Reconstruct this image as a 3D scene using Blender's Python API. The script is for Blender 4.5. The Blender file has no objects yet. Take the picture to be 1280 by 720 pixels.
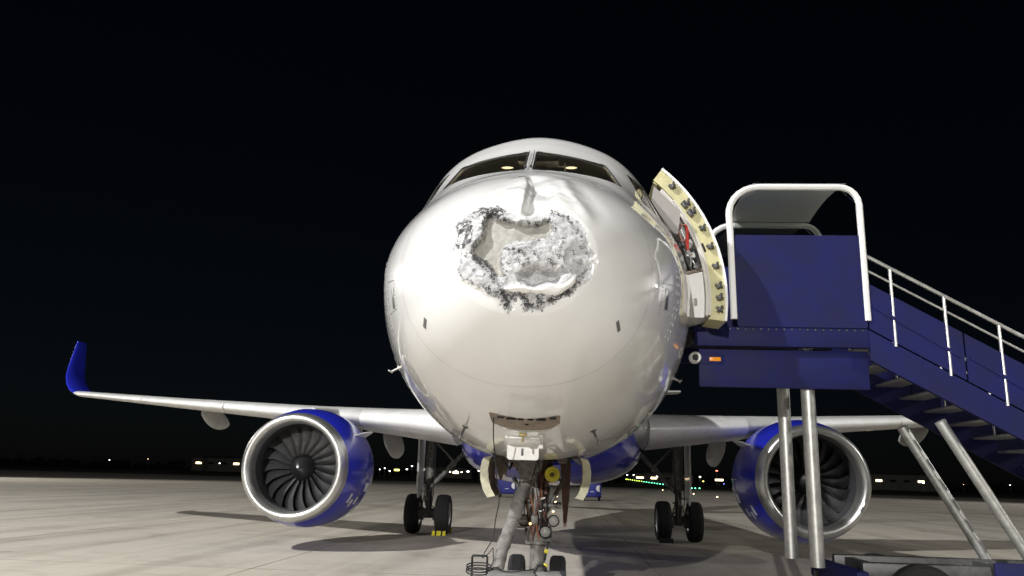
import bpy, bmesh, math, random
import numpy as np
from mathutils import Vector, Matrix
random.seed(7); RNG = np.random.RandomState(5)
SC = bpy.context.scene
COL = SC.collection
R = math.radians

# ------------------------------------------------------------------ camera
YAW, PITCH, ROLL = -0.07056, 0.23182, 0.02793
CAM_LOC = Vector((0.37, -6.0, 1.75))
fw = Vector((math.sin(YAW)*math.cos(PITCH), math.cos(YAW)*math.cos(PITCH), math.sin(PITCH)))
rt = fw.cross(Vector((0, 0, 1))).normalized(); up = rt.cross(fw)
rt2 = math.cos(ROLL)*rt + math.sin(ROLL)*up; up2 = -math.sin(ROLL)*rt + math.cos(ROLL)*up
cd = bpy.data.cameras.new('camera'); cam = bpy.data.objects.new('camera', cd); COL.objects.link(cam)
cam.matrix_world = Matrix(((rt2.x, up2.x, -fw.x, CAM_LOC.x), (rt2.y, up2.y, -fw.y, CAM_LOC.y), (rt2.z, up2.z, -fw.z, CAM_LOC.z), (0, 0, 0, 1)))
cd.sensor_width = 36; cd.lens = 36*1000/1280; cd.clip_end = 6000; cd.clip_start = .05
SC.camera = cam

# ------------------------------------------------------------------ sky and light (night, apron floodlights)
world = bpy.data.worlds.new('World'); SC.world = world; world.use_nodes = True
wn = world.node_tree.nodes; wl = world.node_tree.links
sky = wn.new('ShaderNodeTexSky'); sky.sky_type = 'NISHITA'; sky.sun_disc = False
SUN_EL, SUN_AZ = R(35), R(150)      # the moon, high behind the viewer
sky.ozone_density = 5; sky.sun_elevation = SUN_EL; sky.sun_rotation = SUN_AZ
wl.new(sky.outputs[0], wn['Background'].inputs[0]); wn['Background'].inputs[1].default_value = 0.0006
sl = bpy.data.lights.new('moon', 'SUN'); sl.energy = 0.01; sl.angle = R(.5); sl.color = (.9, .93, 1)
so = bpy.data.objects.new('moon', sl); COL.objects.link(so); so.rotation_euler = (R(90)-SUN_EL, 0, R(180)-SUN_AZ)
KEY_MAST = Vector((-30, -17, 35)); ADDED_FILL = Vector((60, -18, 26))
KEY_W, FILL_W, FRONT_W, BACK_W = 118000, 30000, 275000, 50000  # fill, front and back lights are additions; the key follows the cast shadows
SC.view_settings.view_transform = 'Standard'; SC.view_settings.look = 'None'
SC.view_settings.exposure = 0; SC.view_settings.gamma = 1; SC.view_settings.use_curve_mapping = False

# ------------------------------------------------------------------ helpers
class MB:
    def __init__(s): s.v = []; s.f = []
    def add(s, v, f):
        o = len(s.v); s.v += [tuple(map(float, p)) for p in v]; s.f += [tuple(o+i for i in q) for q in f]; return s
    def box(s, c, d, rot=None, bev=0.0):
        bm = bmesh.new(); bmesh.ops.create_cube(bm, size=1)
        bmesh.ops.scale(bm, vec=d, verts=bm.verts)
        if bev: bmesh.ops.bevel(bm, geom=bm.edges[:], offset=bev, segments=2, affect='EDGES', profile=.5)
        if rot is not None: bmesh.ops.rotate(bm, cent=(0, 0, 0), matrix=rot, verts=bm.verts)
        bmesh.ops.translate(bm, vec=c, verts=bm.verts)
        bm.verts.index_update()
        s.add([v.co for v in bm.verts], [[v.index for v in f.verts] for f in bm.faces]); bm.free(); return s
    def tube(s, pts, r, n=12, caps=True, closed=False):
        pts = [Vector(p) for p in pts]; m = len(pts)
        rr = r if hasattr(r, '__len__') else [r]*m
        prev = None; V = []; F = []
        for i, p in enumerate(pts):
            a = pts[i-1] if i else (pts[-1] if closed else pts[0]); b = pts[i+1] if i < m-1 else (pts[0] if closed else pts[-1])
            t = (b-a).normalized()
            if prev is None:
                x = t.orthogonal().normalized()
            else:
                x = (prev - t*prev.dot(t)).normalized()
            prev = x; y = t.cross(x)
            for k in range(n):
                q = 2*math.pi*k/n; V.append(p + rr[i]*(math.cos(q)*x + math.sin(q)*y))
        for i in range(m if closed else m-1):
            j = (i+1) % m
            for k in range(n):
                F.append((i*n+k, i*n+(k+1) % n, j*n+(k+1) % n, j*n+k))
        if caps and not closed:
            F.append(tuple(range(n))[::-1]); F.append(tuple((m-1)*n+k for k in range(n)))
        return s.add(V, F)
    def lathe(s, prof, o, axis='Y', n=48, a0=0, a1=None):
        full = a1 is None; a1 = a0+2*math.pi if full else a1
        o = Vector(o); m = n if full else n+1; V = []; F = []
        for (r, t) in prof:
            for k in range(m):
                q = a0+(a1-a0)*k/n; c, d = r*math.cos(q), r*math.sin(q)
                V.append(o + (Vector((c, t, d)) if axis == 'Y' else Vector((c, d, t)) if axis == 'Z' else Vector((t, c, d))))
        for i in range(len(prof)-1):
            for k in range(n):
                k2 = (k+1) % m
                F.append((i*m+k, (i+1)*m+k, (i+1)*m+k2, i*m+k2))
        return s.add(V, F)
    def loft(s, rings, caps=True, closed=True):
        n = len(rings[0]); V = [p for q in rings for p in q]; F = []
        for i in range(len(rings)-1):
            for k in range(n if closed else n-1):
                k2 = (k+1) % n; F.append((i*n+k, i*n+k2, (i+1)*n+k2, (i+1)*n+k))
        if caps and closed:
            F.append(tuple(range(n))[::-1]); F.append(tuple((len(rings)-1)*n+k for k in range(n)))
        return s.add(V, F)
    def prism(s, poly, axis, a, b):
        mk = {'X': lambda p, t: (t, p[0], p[1]), 'Y': lambda p, t: (p[0], t, p[1]), 'Z': lambda p, t: (p[0], p[1], t)}[axis]
        return s.loft([[mk(p, a) for p in poly], [mk(p, b) for p in poly]])
    def sphere(s, c, r, n=12):
        return s.lathe([(max(r*math.sin(math.pi*i/8), 1e-4), -r*math.cos(math.pi*i/8)) for i in range(9)], c, 'Z', n)
    def mesh(s, name):
        me = bpy.data.meshes.new(name); me.from_pydata(s.v, [], s.f); me.update(); fixn(me); return me
def fixn(me):
    bm = bmesh.new(); bm.from_mesh(me); bmesh.ops.recalc_face_normals(bm, faces=bm.faces[:]); bm.to_mesh(me); bm.free()
def obj(name, mb, mat, parent=None, smooth=True, ang=35):
    me = mb.mesh(name) if isinstance(mb, MB) else mb
    o = bpy.data.objects.new(name, me); COL.objects.link(o)
    if mat is not None and not me.materials: me.materials.append(mat)
    if smooth:
        me.polygons.foreach_set('use_smooth', [True]*len(me.polygons)); me.set_sharp_from_angle(angle=R(ang))
    if parent is not None: o.parent = parent
    return o
def tag(o, label, cat, group=None, kind=None):
    if label: o['label'] = label
    if cat: o['category'] = cat
    if group: o['group'] = group
    if kind: o['kind'] = kind
    return o
def empty(name, label, cat, loc=(0, 0, 0), group=None):
    o = bpy.data.objects.new(name, None); COL.objects.link(o); o.location = loc; o.empty_display_size = .2
    return tag(o, label, cat, group)
def dup(o, loc=None, parent=None):
    c = o.copy(); COL.objects.link(c)
    if parent is not None: c.parent = parent
    if loc is not None: c.location = loc
    for ch in list(o.children): dup(ch, None, c)
    return c
def mirror_mb(mb):
    m = MB(); m.v = [(-x, y, z) for x, y, z in mb.v]; m.f = [tuple(reversed(f)) for f in mb.f]; return m
def rect(x0, x1, z0, z1, r, n=5):
    P = []
    for cx, cz, a in ((x1-r, z1-r, 0), (x0+r, z1-r, 90), (x0+r, z0+r, 180), (x1-r, z0+r, 270)):
        for i in range(n+1):
            q = R(a+90*i/n); P.append((cx+r*math.cos(q), cz+r*math.sin(q)))
    return P

# ------------------------------------------------------------------ materials
def mat(name, col, rough=.5, metal=0.0, coat=0.0, var=0.0, scale=6.0, bump=0.0, bscale=40.0, emit=None, es=0.0, spec=None, dirt=None):
    m = bpy.data.materials.new(name); m.use_nodes = True; N = m.node_tree.nodes; L = m.node_tree.links; b = N['Principled BSDF']
    c = (*col, 1); b.inputs['Base Color'].default_value = c; b.inputs['Roughness'].default_value = rough; b.inputs['Metallic'].default_value = metal
    b.inputs['Coat Weight'].default_value = coat; b.inputs['Coat Roughness'].default_value = .04
    if spec is not None: b.inputs['Specular IOR Level'].default_value = spec
    if emit: b.inputs['Emission Color'].default_value = (*emit, 1); b.inputs['Emission Strength'].default_value = es
    tc = N.new('ShaderNodeTexCoord')
    if var or dirt:
        n = N.new('ShaderNodeTexNoise'); n.inputs['Scale'].default_value = scale; n.inputs['Detail'].default_value = 6; n.inputs['Roughness'].default_value = .62
        L.new(tc.outputs['Object'], n.inputs['Vector'])
        r = N.new('ShaderNodeValToRGB'); r.color_ramp.elements[0].position = .3; r.color_ramp.elements[1].position = .7
        lo = dirt if dirt else tuple(x*(1-var) for x in col); hi = col if dirt else tuple(min(1, x*(1+var*.5)) for x in col)
        r.color_ramp.elements[0].color = (*lo, 1); r.color_ramp.elements[1].color = (*hi, 1)
        L.new(n.outputs['Fac'], r.inputs[0]); L.new(r.outputs[0], b.inputs['Base Color'])
        mr = N.new('ShaderNodeMapRange'); mr.inputs[3].default_value = max(rough-.08, .03); mr.inputs[4].default_value = min(rough+.12, 1)
        L.new(n.outputs['Fac'], mr.inputs[0]); L.new(mr.outputs[0], b.inputs['Roughness'])
    if bump:
        n2 = N.new('ShaderNodeTexNoise'); n2.inputs['Scale'].default_value = bscale; n2.inputs['Detail'].default_value = 5
        L.new(tc.outputs['Object'], n2.inputs['Vector'])
        bp = N.new('ShaderNodeBump'); bp.inputs['Strength'].default_value = bump; bp.inputs['Distance'].default_value = .02
        L.new(n2.outputs['Fac'], bp.inputs['Height']); L.new(bp.outputs[0], b.inputs['Normal'])
    return m
def emis(name, col, s):
    m = bpy.data.materials.new(name); m.use_nodes = True; N = m.node_tree.nodes; L = m.node_tree.links
    N.remove(N['Principled BSDF']); e = N.new('ShaderNodeEmission'); e.inputs[0].default_value = (*col, 1); e.inputs[1].default_value = s
    L.new(e.outputs[0], N['Material Output'].inputs[0]); return m
BLUE = (.016, .024, .42); WHITE = (.80, .80, .795)
def livery():
    m = mat('paint_livery', WHITE, .34, 0, 1.0, spec=.25); N = m.node_tree.nodes; L = m.node_tree.links; b = N['Principled BSDF']
    tc = N.new('ShaderNodeTexCoord'); sx = N.new('ShaderNodeSeparateXYZ'); L.new(tc.outputs['Object'], sx.inputs[0])
    def math_(op, a, c=None):
        n = N.new('ShaderNodeMath'); n.operation = op
        for i, q in enumerate((a, c)):
            if q is None: continue
            if isinstance(q, (int, float)): n.inputs[i].default_value = q
            else: L.new(q, n.inputs[i])
        return n.outputs[0]
    line = math_('MULTIPLY', math_('SUBTRACT', sx.outputs['Y'], 4.3), .16)
    line = math_('MINIMUM', math_('ADD', line, 2.0), 2.9)
    ms = math_('MULTIPLY', math_('LESS_THAN', sx.outputs['Z'], line), math_('GREATER_THAN', sx.outputs['Y'], 4.3))
    n = N.new('ShaderNodeTexNoise'); n.inputs['Scale'].default_value = 1.1; n.inputs['Detail'].default_value = 8; n.inputs['Roughness'].default_value = .6
    L.new(tc.outputs['Object'], n.inputs['Vector'])
    r = N.new('ShaderNodeValToRGB'); r.color_ramp.elements[0].position = .32; r.color_ramp.elements[1].position = .62
    r.color_ramp.elements[0].color = (.74, .735, .72, 1); r.color_ramp.elements[1].color = (*WHITE, 1)
    L.new(n.outputs['Fac'], r.inputs[0])
    mx = N.new('ShaderNodeMix'); mx.data_type = 'RGBA'; L.new(ms, mx.inputs[0]); L.new(r.outputs[0], mx.inputs[6]); mx.inputs[7].default_value = (*BLUE, 1)
    L.new(mx.outputs[2], b.inputs['Base Color'])
    mr = N.new('ShaderNodeMapRange'); mr.inputs[3].default_value = .42; mr.inputs[4].default_value = .28; L.new(n.outputs['Fac'], mr.inputs[0]); L.new(mr.outputs[0], b.inputs['Roughness'])
    # very slight skin waviness between frames and stringers
    n2 = N.new('ShaderNodeTexNoise'); n2.inputs['Scale'].default_value = 2.3; n2.inputs['Detail'].default_value = 3; L.new(tc.outputs['Object'], n2.inputs['Vector'])
    bp = N.new('ShaderNodeBump'); bp.inputs['Strength'].default_value = .10; bp.inputs['Distance'].default_value = .03
    L.new(n2.outputs['Fac'], bp.inputs['Height']); L.new(bp.outputs[0], b.inputs['Normal']); L.new(bp.outputs[0], b.inputs['Coat Normal'])
    return m, (r.outputs[0])
M = {}
M['livery'], _ = livery()
M['white'] = mat('white_paint', WHITE, .35, 0, .4, dirt=(.74, .735, .72), scale=2.0)
M['wing'] = mat('wing_grey_paint', (.60, .60, .585), .42, 0, .25, dirt=(.46, .455, .43), scale=1.3)
M['slat'] = mat('slat_white', (.80, .80, .79), .35, 0, .3, dirt=(.66, .65, .62), scale=3)
M['blue'] = mat('blue_paint', BLUE, .3, 0, .7, var=.12, scale=3)
M['navy'] = mat('navy_paint', (.008, .010, .085), .6, 0, 0, dirt=(.010, .011, .05), scale=2.5, spec=.2)
M['lip'] = mat('polished_aluminium', (.62, .62, .60), .33, .9, 0, var=.12, scale=4)
M['alu'] = mat('aluminium', (.5, .5, .48), .42, .75, 0, var=.25, scale=9)
M['blade'] = mat('fan_blade_metal', (.24, .24, .25), .36, .8, 0, var=.15, scale=8)
M['duct'] = mat('fan_duct_dark', (.045, .045, .05), .55)
M['hub'] = mat('spinner_black', (.012, .012, .014), .4, 0, .2)
M['rubber'] = mat('tyre_rubber', (.016, .016, .017), .82, 0, 0, var=.35, scale=14, bump=.12, bscale=60)
M['black'] = mat('black_plastic', (.012, .012, .013), .5)
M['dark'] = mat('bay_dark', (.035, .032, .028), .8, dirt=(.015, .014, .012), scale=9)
M['gear'] = mat('gear_grey_paint', (.25, .24, .225), .45, .1, 0, dirt=(.07, .065, .058), scale=11)
M['brown'] = mat('gear_brown_primer', (.17, .075, .055), .55, 0, 0, dirt=(.07, .04, .032), scale=10)
M['doorin'] = mat('door_inner_brown', (.33, .27, .22), .6, 0, 0, dirt=(.17, .13, .105), scale=7)
M['green'] = mat('primer_yellow_green', (.60, .57, .32), .5, 0, 0, dirt=(.48, .44, .24), scale=8)
M['cream'] = mat('door_edge_cream', (.58, .57, .42), .5, 0, 0, dirt=(.36, .34, .24), scale=8)
M['lining'] = mat('cabin_lining', (.58, .56, .52), .6, var=.1)
M['beige'] = mat('panel_grey_beige', (.30, .28, .27), .5, var=.12, scale=5)
M['yellow'] = mat('yellow_paint', (.80, .70, .03), .45, 0, .1, dirt=(.60, .50, .03), scale=12)
M['red'] = mat('red_strap', (.55, .04, .03), .6, var=.2)
M['orange'] = mat('orange_reflector', (.85, .30, .01), .3, 0, .4)
M['hose'] = mat('hose_fabric', (.27, .26, .25), .85, 0, 0, dirt=(.11, .105, .10), scale=7, bump=.5, bscale=14)
M['steel'] = mat('steel_dark', (.10, .10, .10), .45, .6, 0, var=.3, scale=10)
M['cart'] = mat('cart_grey_paint', (.30, .30, .29), .55, 0, 0, dirt=(.17, .165, .155), scale=6)
M['plate'] = mat('probe_plate_grey', (.21, .21, .21), .4, .6)
M['rivet'] = mat('fastener_grey', (.16, .16, .17), .5, .4)
M['lens'] = mat('lamp_lens', (.26, .255, .24), .12, 0, .6)
M['interior'] = mat('cockpit_interior', (.34, .34, .34), .7, var=.3, scale=5)
M['lampwarm'] = emis('cockpit_lamp_glow', (1, .76, .42), 2.6)
M['pole'] = mat('galvanised_pole', (.34, .35, .35), .5, .5, var=.2)
M['concrete_far'] = mat('building_wall', (.33, .32, .30), .8, var=.2, scale=.3)
M['curtain'] = mat('blue_curtain', (.014, .018, .20), .6, var=.3, scale=4)
M['fabricw'] = mat('white_marking', (.72, .72, .72), .6, var=.1)
M['skin_dark'] = mat('seal_dark', (.02, .02, .02), .6)

def glass():
    m = bpy.data.materials.new('windshield_glass'); m.use_nodes = True; N = m.node_tree.nodes; L = m.node_tree.links
    N.remove(N['Principled BSDF'])
    t = N.new('ShaderNodeBsdfTransparent'); t.inputs[0].default_value = (.85, .88, .86, 1)
    g = N.new('ShaderNodeBsdfGlossy'); g.inputs['Roughness'].default_value = .03
    f = N.new('ShaderNodeFresnel'); f.inputs[0].default_value = 1.5; x = N.new('ShaderNodeMixShader')
    L.new(f.outputs[0], x.inputs[0]); L.new(t.outputs[0], x.inputs[1]); L.new(g.outputs[0], x.inputs[2]); L.new(x.outputs[0], N['Material Output'].inputs[0]); return m
M['glass'] = glass()

def radome_mat():
    m = bpy.data.materials.new('radome_damaged'); m.use_nodes = True; N = m.node_tree.nodes; L = m.node_tree.links; b = N['Principled BSDF']
    tc = N.new('ShaderNodeTexCoord')
    def attr(n):
        a = N.new('ShaderNodeAttribute'); a.attribute_name = n; return a.outputs['Fac']
    def noise(sc, det=5, dist=0.0, rough=.6):
        n = N.new('ShaderNodeTexNoise'); n.inputs['Scale'].default_value = sc; n.inputs['Detail'].default_value = det
        n.inputs['Distortion'].default_value = dist; n.inputs['Roughness'].default_value = rough
        L.new(tc.outputs['Object'], n.inputs['Vector']); return n.outputs['Fac']
    def mth(op, a, c=None):
        n = N.new('ShaderNodeMath'); n.operation = op
        for i, q in enumerate((a, c)):
            if q is None: continue
            if isinstance(q, (int, float)): n.inputs[i].default_value = q
            else: L.new(q, n.inputs[i])
        return n.outputs[0]
    def ramp(f, p0, c0, p1, c1):
        r = N.new('ShaderNodeValToRGB'); e = r.color_ramp.elements; e[0].position = p0; e[1].position = p1; e[0].color = (*c0, 1); e[1].color = (*c1, 1)
        L.new(f, r.inputs[0]); return r.outputs[0]
    def step(f, lo, hi):
        n = N.new('ShaderNodeMapRange'); n.inputs[1].default_value = lo; n.inputs[2].default_value = hi; L.new(f, n.inputs[0]); return n.outputs[0]
    def mix(f, a, c):
        x = N.new('ShaderNodeMix'); x.data_type = 'RGBA'; L.new(f, x.inputs[0])
        for i, q in ((6, a), (7, c)):
            if isinstance(q, tuple): x.inputs[i].default_value = (*q, 1)
            else: L.new(q, x.inputs[i])
        return x.outputs[2]
    n_big = noise(1.1, 8)
    white = ramp(n_big, .32, (.74, .735, .72), .62, WHITE)
    # stripped skin: chalky grey composite, boundary frayed by noise
    fray = mth('MULTIPLY', mth('SUBTRACT', noise(26, 6, 1.2), .5), 1.1)
    strip = step(mth('ADD', attr('strip'), fray), .44, .56)
    grey = ramp(noise(30, 8, .6, .7), .36, (.33, .33, .34), .60, (.60, .60, .61))
    c = mix(strip, white, grey)
    pale = step(mth('ADD', attr('pale'), mth('MULTIPLY', fray, .85)), .42, .58)
    beige = ramp(noise(14, 8, .5, .7), .3, (.27, .265, .245), .7, (.47, .46, .42))
    c = mix(pale, c, beige)
    lip = step(attr('lip'), .4, .6)
    c = mix(lip, c, (.80, .79, .77))
    # dark flecks: torn resin and cracks, thick where the skin broke
    def ridge(n_): return mth('SUBTRACT', 1.0, mth('ABSOLUTE', mth('MULTIPLY', mth('SUBTRACT', n_, .5), 2.0)))
    veins = ridge(noise(42, 5, 1.8, .6)); blot = noise(22, 4, .6, .6); fine = noise(60, 3, 1.0)
    den = attr('fleck')
    val = mth('ADD', mth('ADD', mth('MULTIPLY', veins, .9), mth('MULTIPLY', blot, .9)), mth('MULTIPLY', fine, .35))
    f1 = step(mth('ADD', val, mth('MULTIPLY', den, .34)), 1.61, 1.65)
    c = mix(f1, c, (.05, .05, .052))
    L.new(c, b.inputs['Base Color'])
    broken = mth('MAXIMUM', strip, pale)
    rr = N.new('ShaderNodeMapRange'); rr.inputs[3].default_value = .34; rr.inputs[4].default_value = .78; L.new(broken, rr.inputs[0]); L.new(rr.outputs[0], b.inputs['Roughness'])
    cw = N.new('ShaderNodeMapRange'); cw.inputs[3].default_value = 1.0; cw.inputs[4].default_value = 0; L.new(broken, cw.inputs[0]); L.new(cw.outputs[0], b.inputs['Coat Weight'])
    b.inputs['Coat Roughness'].default_value = .05; b.inputs['Specular IOR Level'].default_value = .25
    h = mth('ADD', mth('MULTIPLY', mth('MULTIPLY', noise(70, 6, .8), strip), 1.0), mth('MULTIPLY', f1, -.5))
    bp = N.new('ShaderNodeBump'); bp.inputs['Strength'].default_value = .4; bp.inputs['Distance'].default_value = .004; L.new(h, bp.inputs['Height'])
    L.new(bp.outputs[0], b.inputs['Normal']); return m
M['radome'] = radome_mat()

def ground_mat():
    m = bpy.data.materials.new('apron_concrete'); m.use_nodes = True; N = m.node_tree.nodes; L = m.node_tree.links; b = N['Principled BSDF']
    tc = N.new('ShaderNodeTexCoord')
    def noise(sc, det=6, rough=.6, dist=0):
        n = N.new('ShaderNodeTexNoise'); n.inputs['Scale'].default_value = sc; n.inputs['Detail'].default_value = det; n.inputs['Roughness'].default_value = rough; n.inputs['Distortion'].default_value = dist
        L.new(tc.outputs['Object'], n.inputs['Vector']); return n.outputs['Fac']
    def ramp(f, p0, c0, p1, c1):
        r = N.new('ShaderNodeValToRGB'); e = r.color_ramp.elements; e[0].position = p0; e[1].position = p1; e[0].color = (*c0, 1); e[1].color = (*c1, 1)
        L.new(f, r.inputs[0]); return r.outputs[0]
    def mul(a, c, f=1.0):
        x = N.new('ShaderNodeMix'); x.data_type = 'RGBA'; x.blend_type = 'MULTIPLY'; x.inputs[0].default_value = f; L.new(a, x.inputs[6]); L.new(c, x.inputs[7]); return x.outputs[2]
    a = ramp(noise(.09, 8, .65), .3, (.47, .43, .36), .7, (.57, .525, .445))
    s = ramp(noise(.55, 7, .7, .8), .28, (.72, .72, .72), .5, (1, 1, 1))
    g = ramp(noise(60, 4, .7), .3, (.82, .82, .82), .7, (1.08, 1.08, 1.08))
    w = N.new('ShaderNodeTexNoise'); mp = N.new('ShaderNodeMapping'); mp.inputs['Scale'].default_value = (1.2, .06, 1); L.new(tc.outputs['Object'], mp.inputs['Vector']); L.new(mp.outputs[0], w.inputs['Vector'])
    w.inputs['Scale'].default_value = .8; w.inputs['Detail'].default_value = 5
    st = ramp(w.outputs['Fac'], .36, (.76, .75, .74), .55, (1, 1, 1))
    oil = ramp(noise(.33, 5, .55, 1.5), .24, (.45, .44, .43), .33, (1, 1, 1))
    L.new(mul(mul(mul(mul(a, s), g), st), oil), b.inputs['Base Color']); b.inputs['Roughness'].default_value = .85
    bp = N.new('ShaderNodeBump'); bp.inputs['Strength'].default_value = .25; bp.inputs['Distance'].default_value = .01; L.new(noise(45, 5), bp.inputs['Height']); L.new(bp.outputs[0], b.inputs['Normal'])
    return m
M['apron'] = ground_mat()
M['grass'] = mat('dry_grass', (.07, .075, .035), .95, var=.5, scale=.05)
M['leaf'] = mat('far_foliage', (.04, .055, .03), .9, var=.4, scale=.4)
M['dark_line'] = mat('dark_strip', (.045, .043, .04), .7, .2, var=.3)

# ------------------------------------------------------------------ ground
tag(obj('terrain', MB().add([(-3000, -600, -.012), (3000, -600, -.012), (3000, 4000, -.012), (-3000, 4000, -.012)], [(0, 1, 2, 3)]), M['grass'], smooth=False), 'dark grass field beyond the concrete apron', 'ground', kind='structure')
tag(obj('apron', MB().add([(-420, -160, 0), (420, -160, 0), (420, 192, 0), (-420, 192, 0)], [(0, 1, 2, 3)]), M['apron'], smooth=False), 'pale worn concrete apron the aircraft stands on', 'ground', kind='structure')
jt = MB()
for k in range(-14, 15): jt.box((k*7.5+2.2, 60, .002), (.022, 250, .003))
for k in range(-6, 24): jt.box((2.2, k*7.5+1.5, .0015), (220, .022, .003))
jo = obj('slab_joint', jt, mat('joint_sealant', (.26, .245, .215), .85, var=.4, scale=.8), bpy.data.objects['apron'], smooth=False); jo['kind'] = 'stuff'
dr = MB().box((20.2, 58, .006), (40, .20, .008)); tag(obj('apron_line', dr, M['dark_line'], smooth=False), 'thin dark line running across the apron behind the aircraft', 'drain', kind='structure')  # thin dark flat strip on the concrete, only on the right

# ------------------------------------------------------------------ aircraft shape
def pchip(xs, ys):
    xs = np.array(xs, float); ys = np.array(ys, float); h = np.diff(xs); d = np.diff(ys)/h
    m = np.zeros_like(ys); m[0] = d[0]; m[-1] = d[-1]
    for i in range(1, len(xs)-1):
        if d[i-1]*d[i] > 0:
            w1 = 2*h[i]+h[i-1]; w2 = h[i]+2*h[i-1]; m[i] = (w1+w2)/(w1/d[i-1]+w2/d[i])
    def fn(x):
        x = np.clip(x, xs[0], xs[-1]); i = np.clip(np.searchsorted(xs, x)-1, 0, len(xs)-2); t = (x-xs[i])/h[i]
        return (2*t**3-3*t**2+1)*ys[i]+(t**3-2*t**2+t)*h[i]*m[i]+(-2*t**3+3*t**2)*ys[i+1]+(t**3-t**2)*h[i]*m[i+1]
    return fn
def mk(L):
    g = pchip([math.sqrt(a) for a, b in L], [b for a, b in L]); return lambda Y: g(np.sqrt(np.maximum(Y, 0)))
zt = mk([(0, 3.4), (.1, 3.74), (.25, 3.94), (.5, 4.17), (.9, 4.43), (1.3, 4.63), (1.75, 4.85), (2.2, 5.14), (2.6, 5.40), (3.0, 5.68), (3.4, 5.93), (3.9, 6.11), (4.6, 6.19), (6, 6.22), (25, 6.22), (31, 6.15), (37.4, 5.75)])
zb = mk([(0, 3.4), (.1, 3.07), (.25, 2.89), (.5, 2.69), (.9, 2.49), (1.5, 2.29), (2, 2.18), (3, 2.04), (4, 1.97), (5, 1.94), (6, 1.93), (24, 1.93), (31, 3.6), (37.4, 5.2)])
wd = mk([(0, 0), (.1, .39), (.25, .61), (.5, .85), (.9, 1.11), (1.5, 1.37), (2, 1.53), (2.5, 1.65), (3, 1.76), (4, 1.92), (5, 2.0), (6, 2.03), (25, 2.03), (31, 1.45), (37.4, .28)])
zw = mk([(0, 3.4), (.5, 3.46), (1, 3.55), (2, 3.75), (3, 3.9), (4, 4.0), (6, 4.03), (25, 4.03), (31, 4.9), (37.4, 5.5)])
nu = mk([(0, 2), (1, 2.0), (1.75, 1.9), (2.6, 1.8), (3.4, 1.85), (4.5, 1.95), (6, 2), (38, 2)])
def surf(Y, ph):
    Y = np.asarray(Y, float); ph = np.asarray(ph, float)
    c, s = np.cos(ph), np.sin(ph); e = np.where(s > 0, 2/nu(Y), 2/2.12)
    x = wd(Y)*np.sign(c)*np.abs(c)**e
    z = np.where(s > 0, zw(Y)+(zt(Y)-zw(Y))*np.abs(s)**e, zw(Y)-(zw(Y)-zb(Y))*np.abs(s)**e)
    a = np.degrees(np.arctan2(z-zw(Y), np.abs(x)+1e-9)); k = np.exp(-((Y-3.2)/1.1)**2)
    q = 1+k*(-.045*np.exp(-((a-34)/13)**2)+.022*np.exp(-((a-60)/14)**2))
    return np.stack([x*q, Y+0*x, zw(Y)+(z-zw(Y))*q], -1)
def seam(ph):
    s = np.sin(ph); return np.where(s < 0, .87+.05*(1+s), .92+.58*np.clip(s, 0, 1)**2)
_Yg, _Pg = np.meshgrid(np.linspace(.02, 7, 700), np.linspace(0, 2*np.pi, 720, endpoint=False), indexing='ij'); _S = surf(_Yg, _Pg)
def near_xz(x, z, y0=0, y1=3.6):
    "point of the skin in front at given X,Z"
    d = (_S[..., 0]-x)**2+(_S[..., 2]-z)**2+np.where((_Yg < y0) | (_Yg > y1), 9, 0); i = np.unravel_index(np.argmin(d), d.shape)
    Y, P = _Yg[i], _Pg[i]
    for st in (.006, .002, .0006):
        a, b = np.meshgrid(Y+st*np.arange(-6, 7), P+st*np.arange(-6, 7), indexing='ij'); q = surf(np.maximum(a, .002), b)
        d = (q[..., 0]-x)**2+(q[..., 2]-z)**2; i = np.unravel_index(np.argmin(d), d.shape); Y, P = a[i], b[i]
    return Y, P
def near_yz(y, z, right=True):
    P = np.linspace(-np.pi/2, np.pi/2, 4001); q = surf(np.full_like(P, y), P); i = np.argmin(np.abs(q[:, 2]-z)); return y, (P[i] if right else np.pi-P[i])
def normal(Y, P):
    e = 1e-3; a = surf(Y+e, P)-surf(Y-e, P); b = surf(Y, P+e)-surf(Y, P-e); n = np.cross(a, b); n = n/np.linalg.norm(n)
    c = surf(Y, P)-np.array([0, Y+.4, float(zw(Y))]); return n if n@c > 0 else -n

air = empty('airliner', 'white and blue twin-engine airliner with crushed nose parked on the apron', 'airliner')

# ---- fuselage: hollow shell with cut openings
NS = 180
ph = np.linspace(0, 2*np.pi, NS, endpoint=False)
tq = np.concatenate([np.linspace(0, 1, 100)])
rows = []
for t in tq: rows.append(seam(ph)+(7-seam(ph))*t)
for y in list(np.arange(7.4, 24.1, .8))+list(np.linspace(25, 37.3, 22)): rows.append(np.full(NS, y))
outer = [surf(r, ph) for r in rows]
inner = []
for i, r in enumerate(rows):
    q = surf(r, ph); cz = zw(r); th = .055
    d = q-np.stack([0*r, r, cz], -1); L_ = np.linalg.norm(d, axis=1, keepdims=True); p = q-d/L_*np.minimum(th, L_*.4); 
    if i == 0: p[:, 1] += .0
    inner.append(p)
V = np.concatenate(outer+inner); nr = len(rows); F = []; FM = []
for i in range(nr-1):
    for k in range(NS):
        k2 = (k+1) % NS
        F.append((i*NS+k, (i+1)*NS+k, (i+1)*NS+k2, i*NS+k2)); FM.append(0)
        o = nr*NS; F.append((o+i*NS+k, o+i*NS+k2, o+(i+1)*NS+k2, o+(i+1)*NS+k)); FM.append(1)
o = nr*NS
for k in range(NS):
    k2 = (k+1) % NS
    F.append((k, k2, o+k2, o+k)); FM.append(1)
F.append(tuple((nr-1)*NS+k for k in range(NS))); FM.append(0)
F.append(tuple(o+(nr-1)*NS+k for k in range(NS))[::-1]); FM.append(1)
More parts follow.
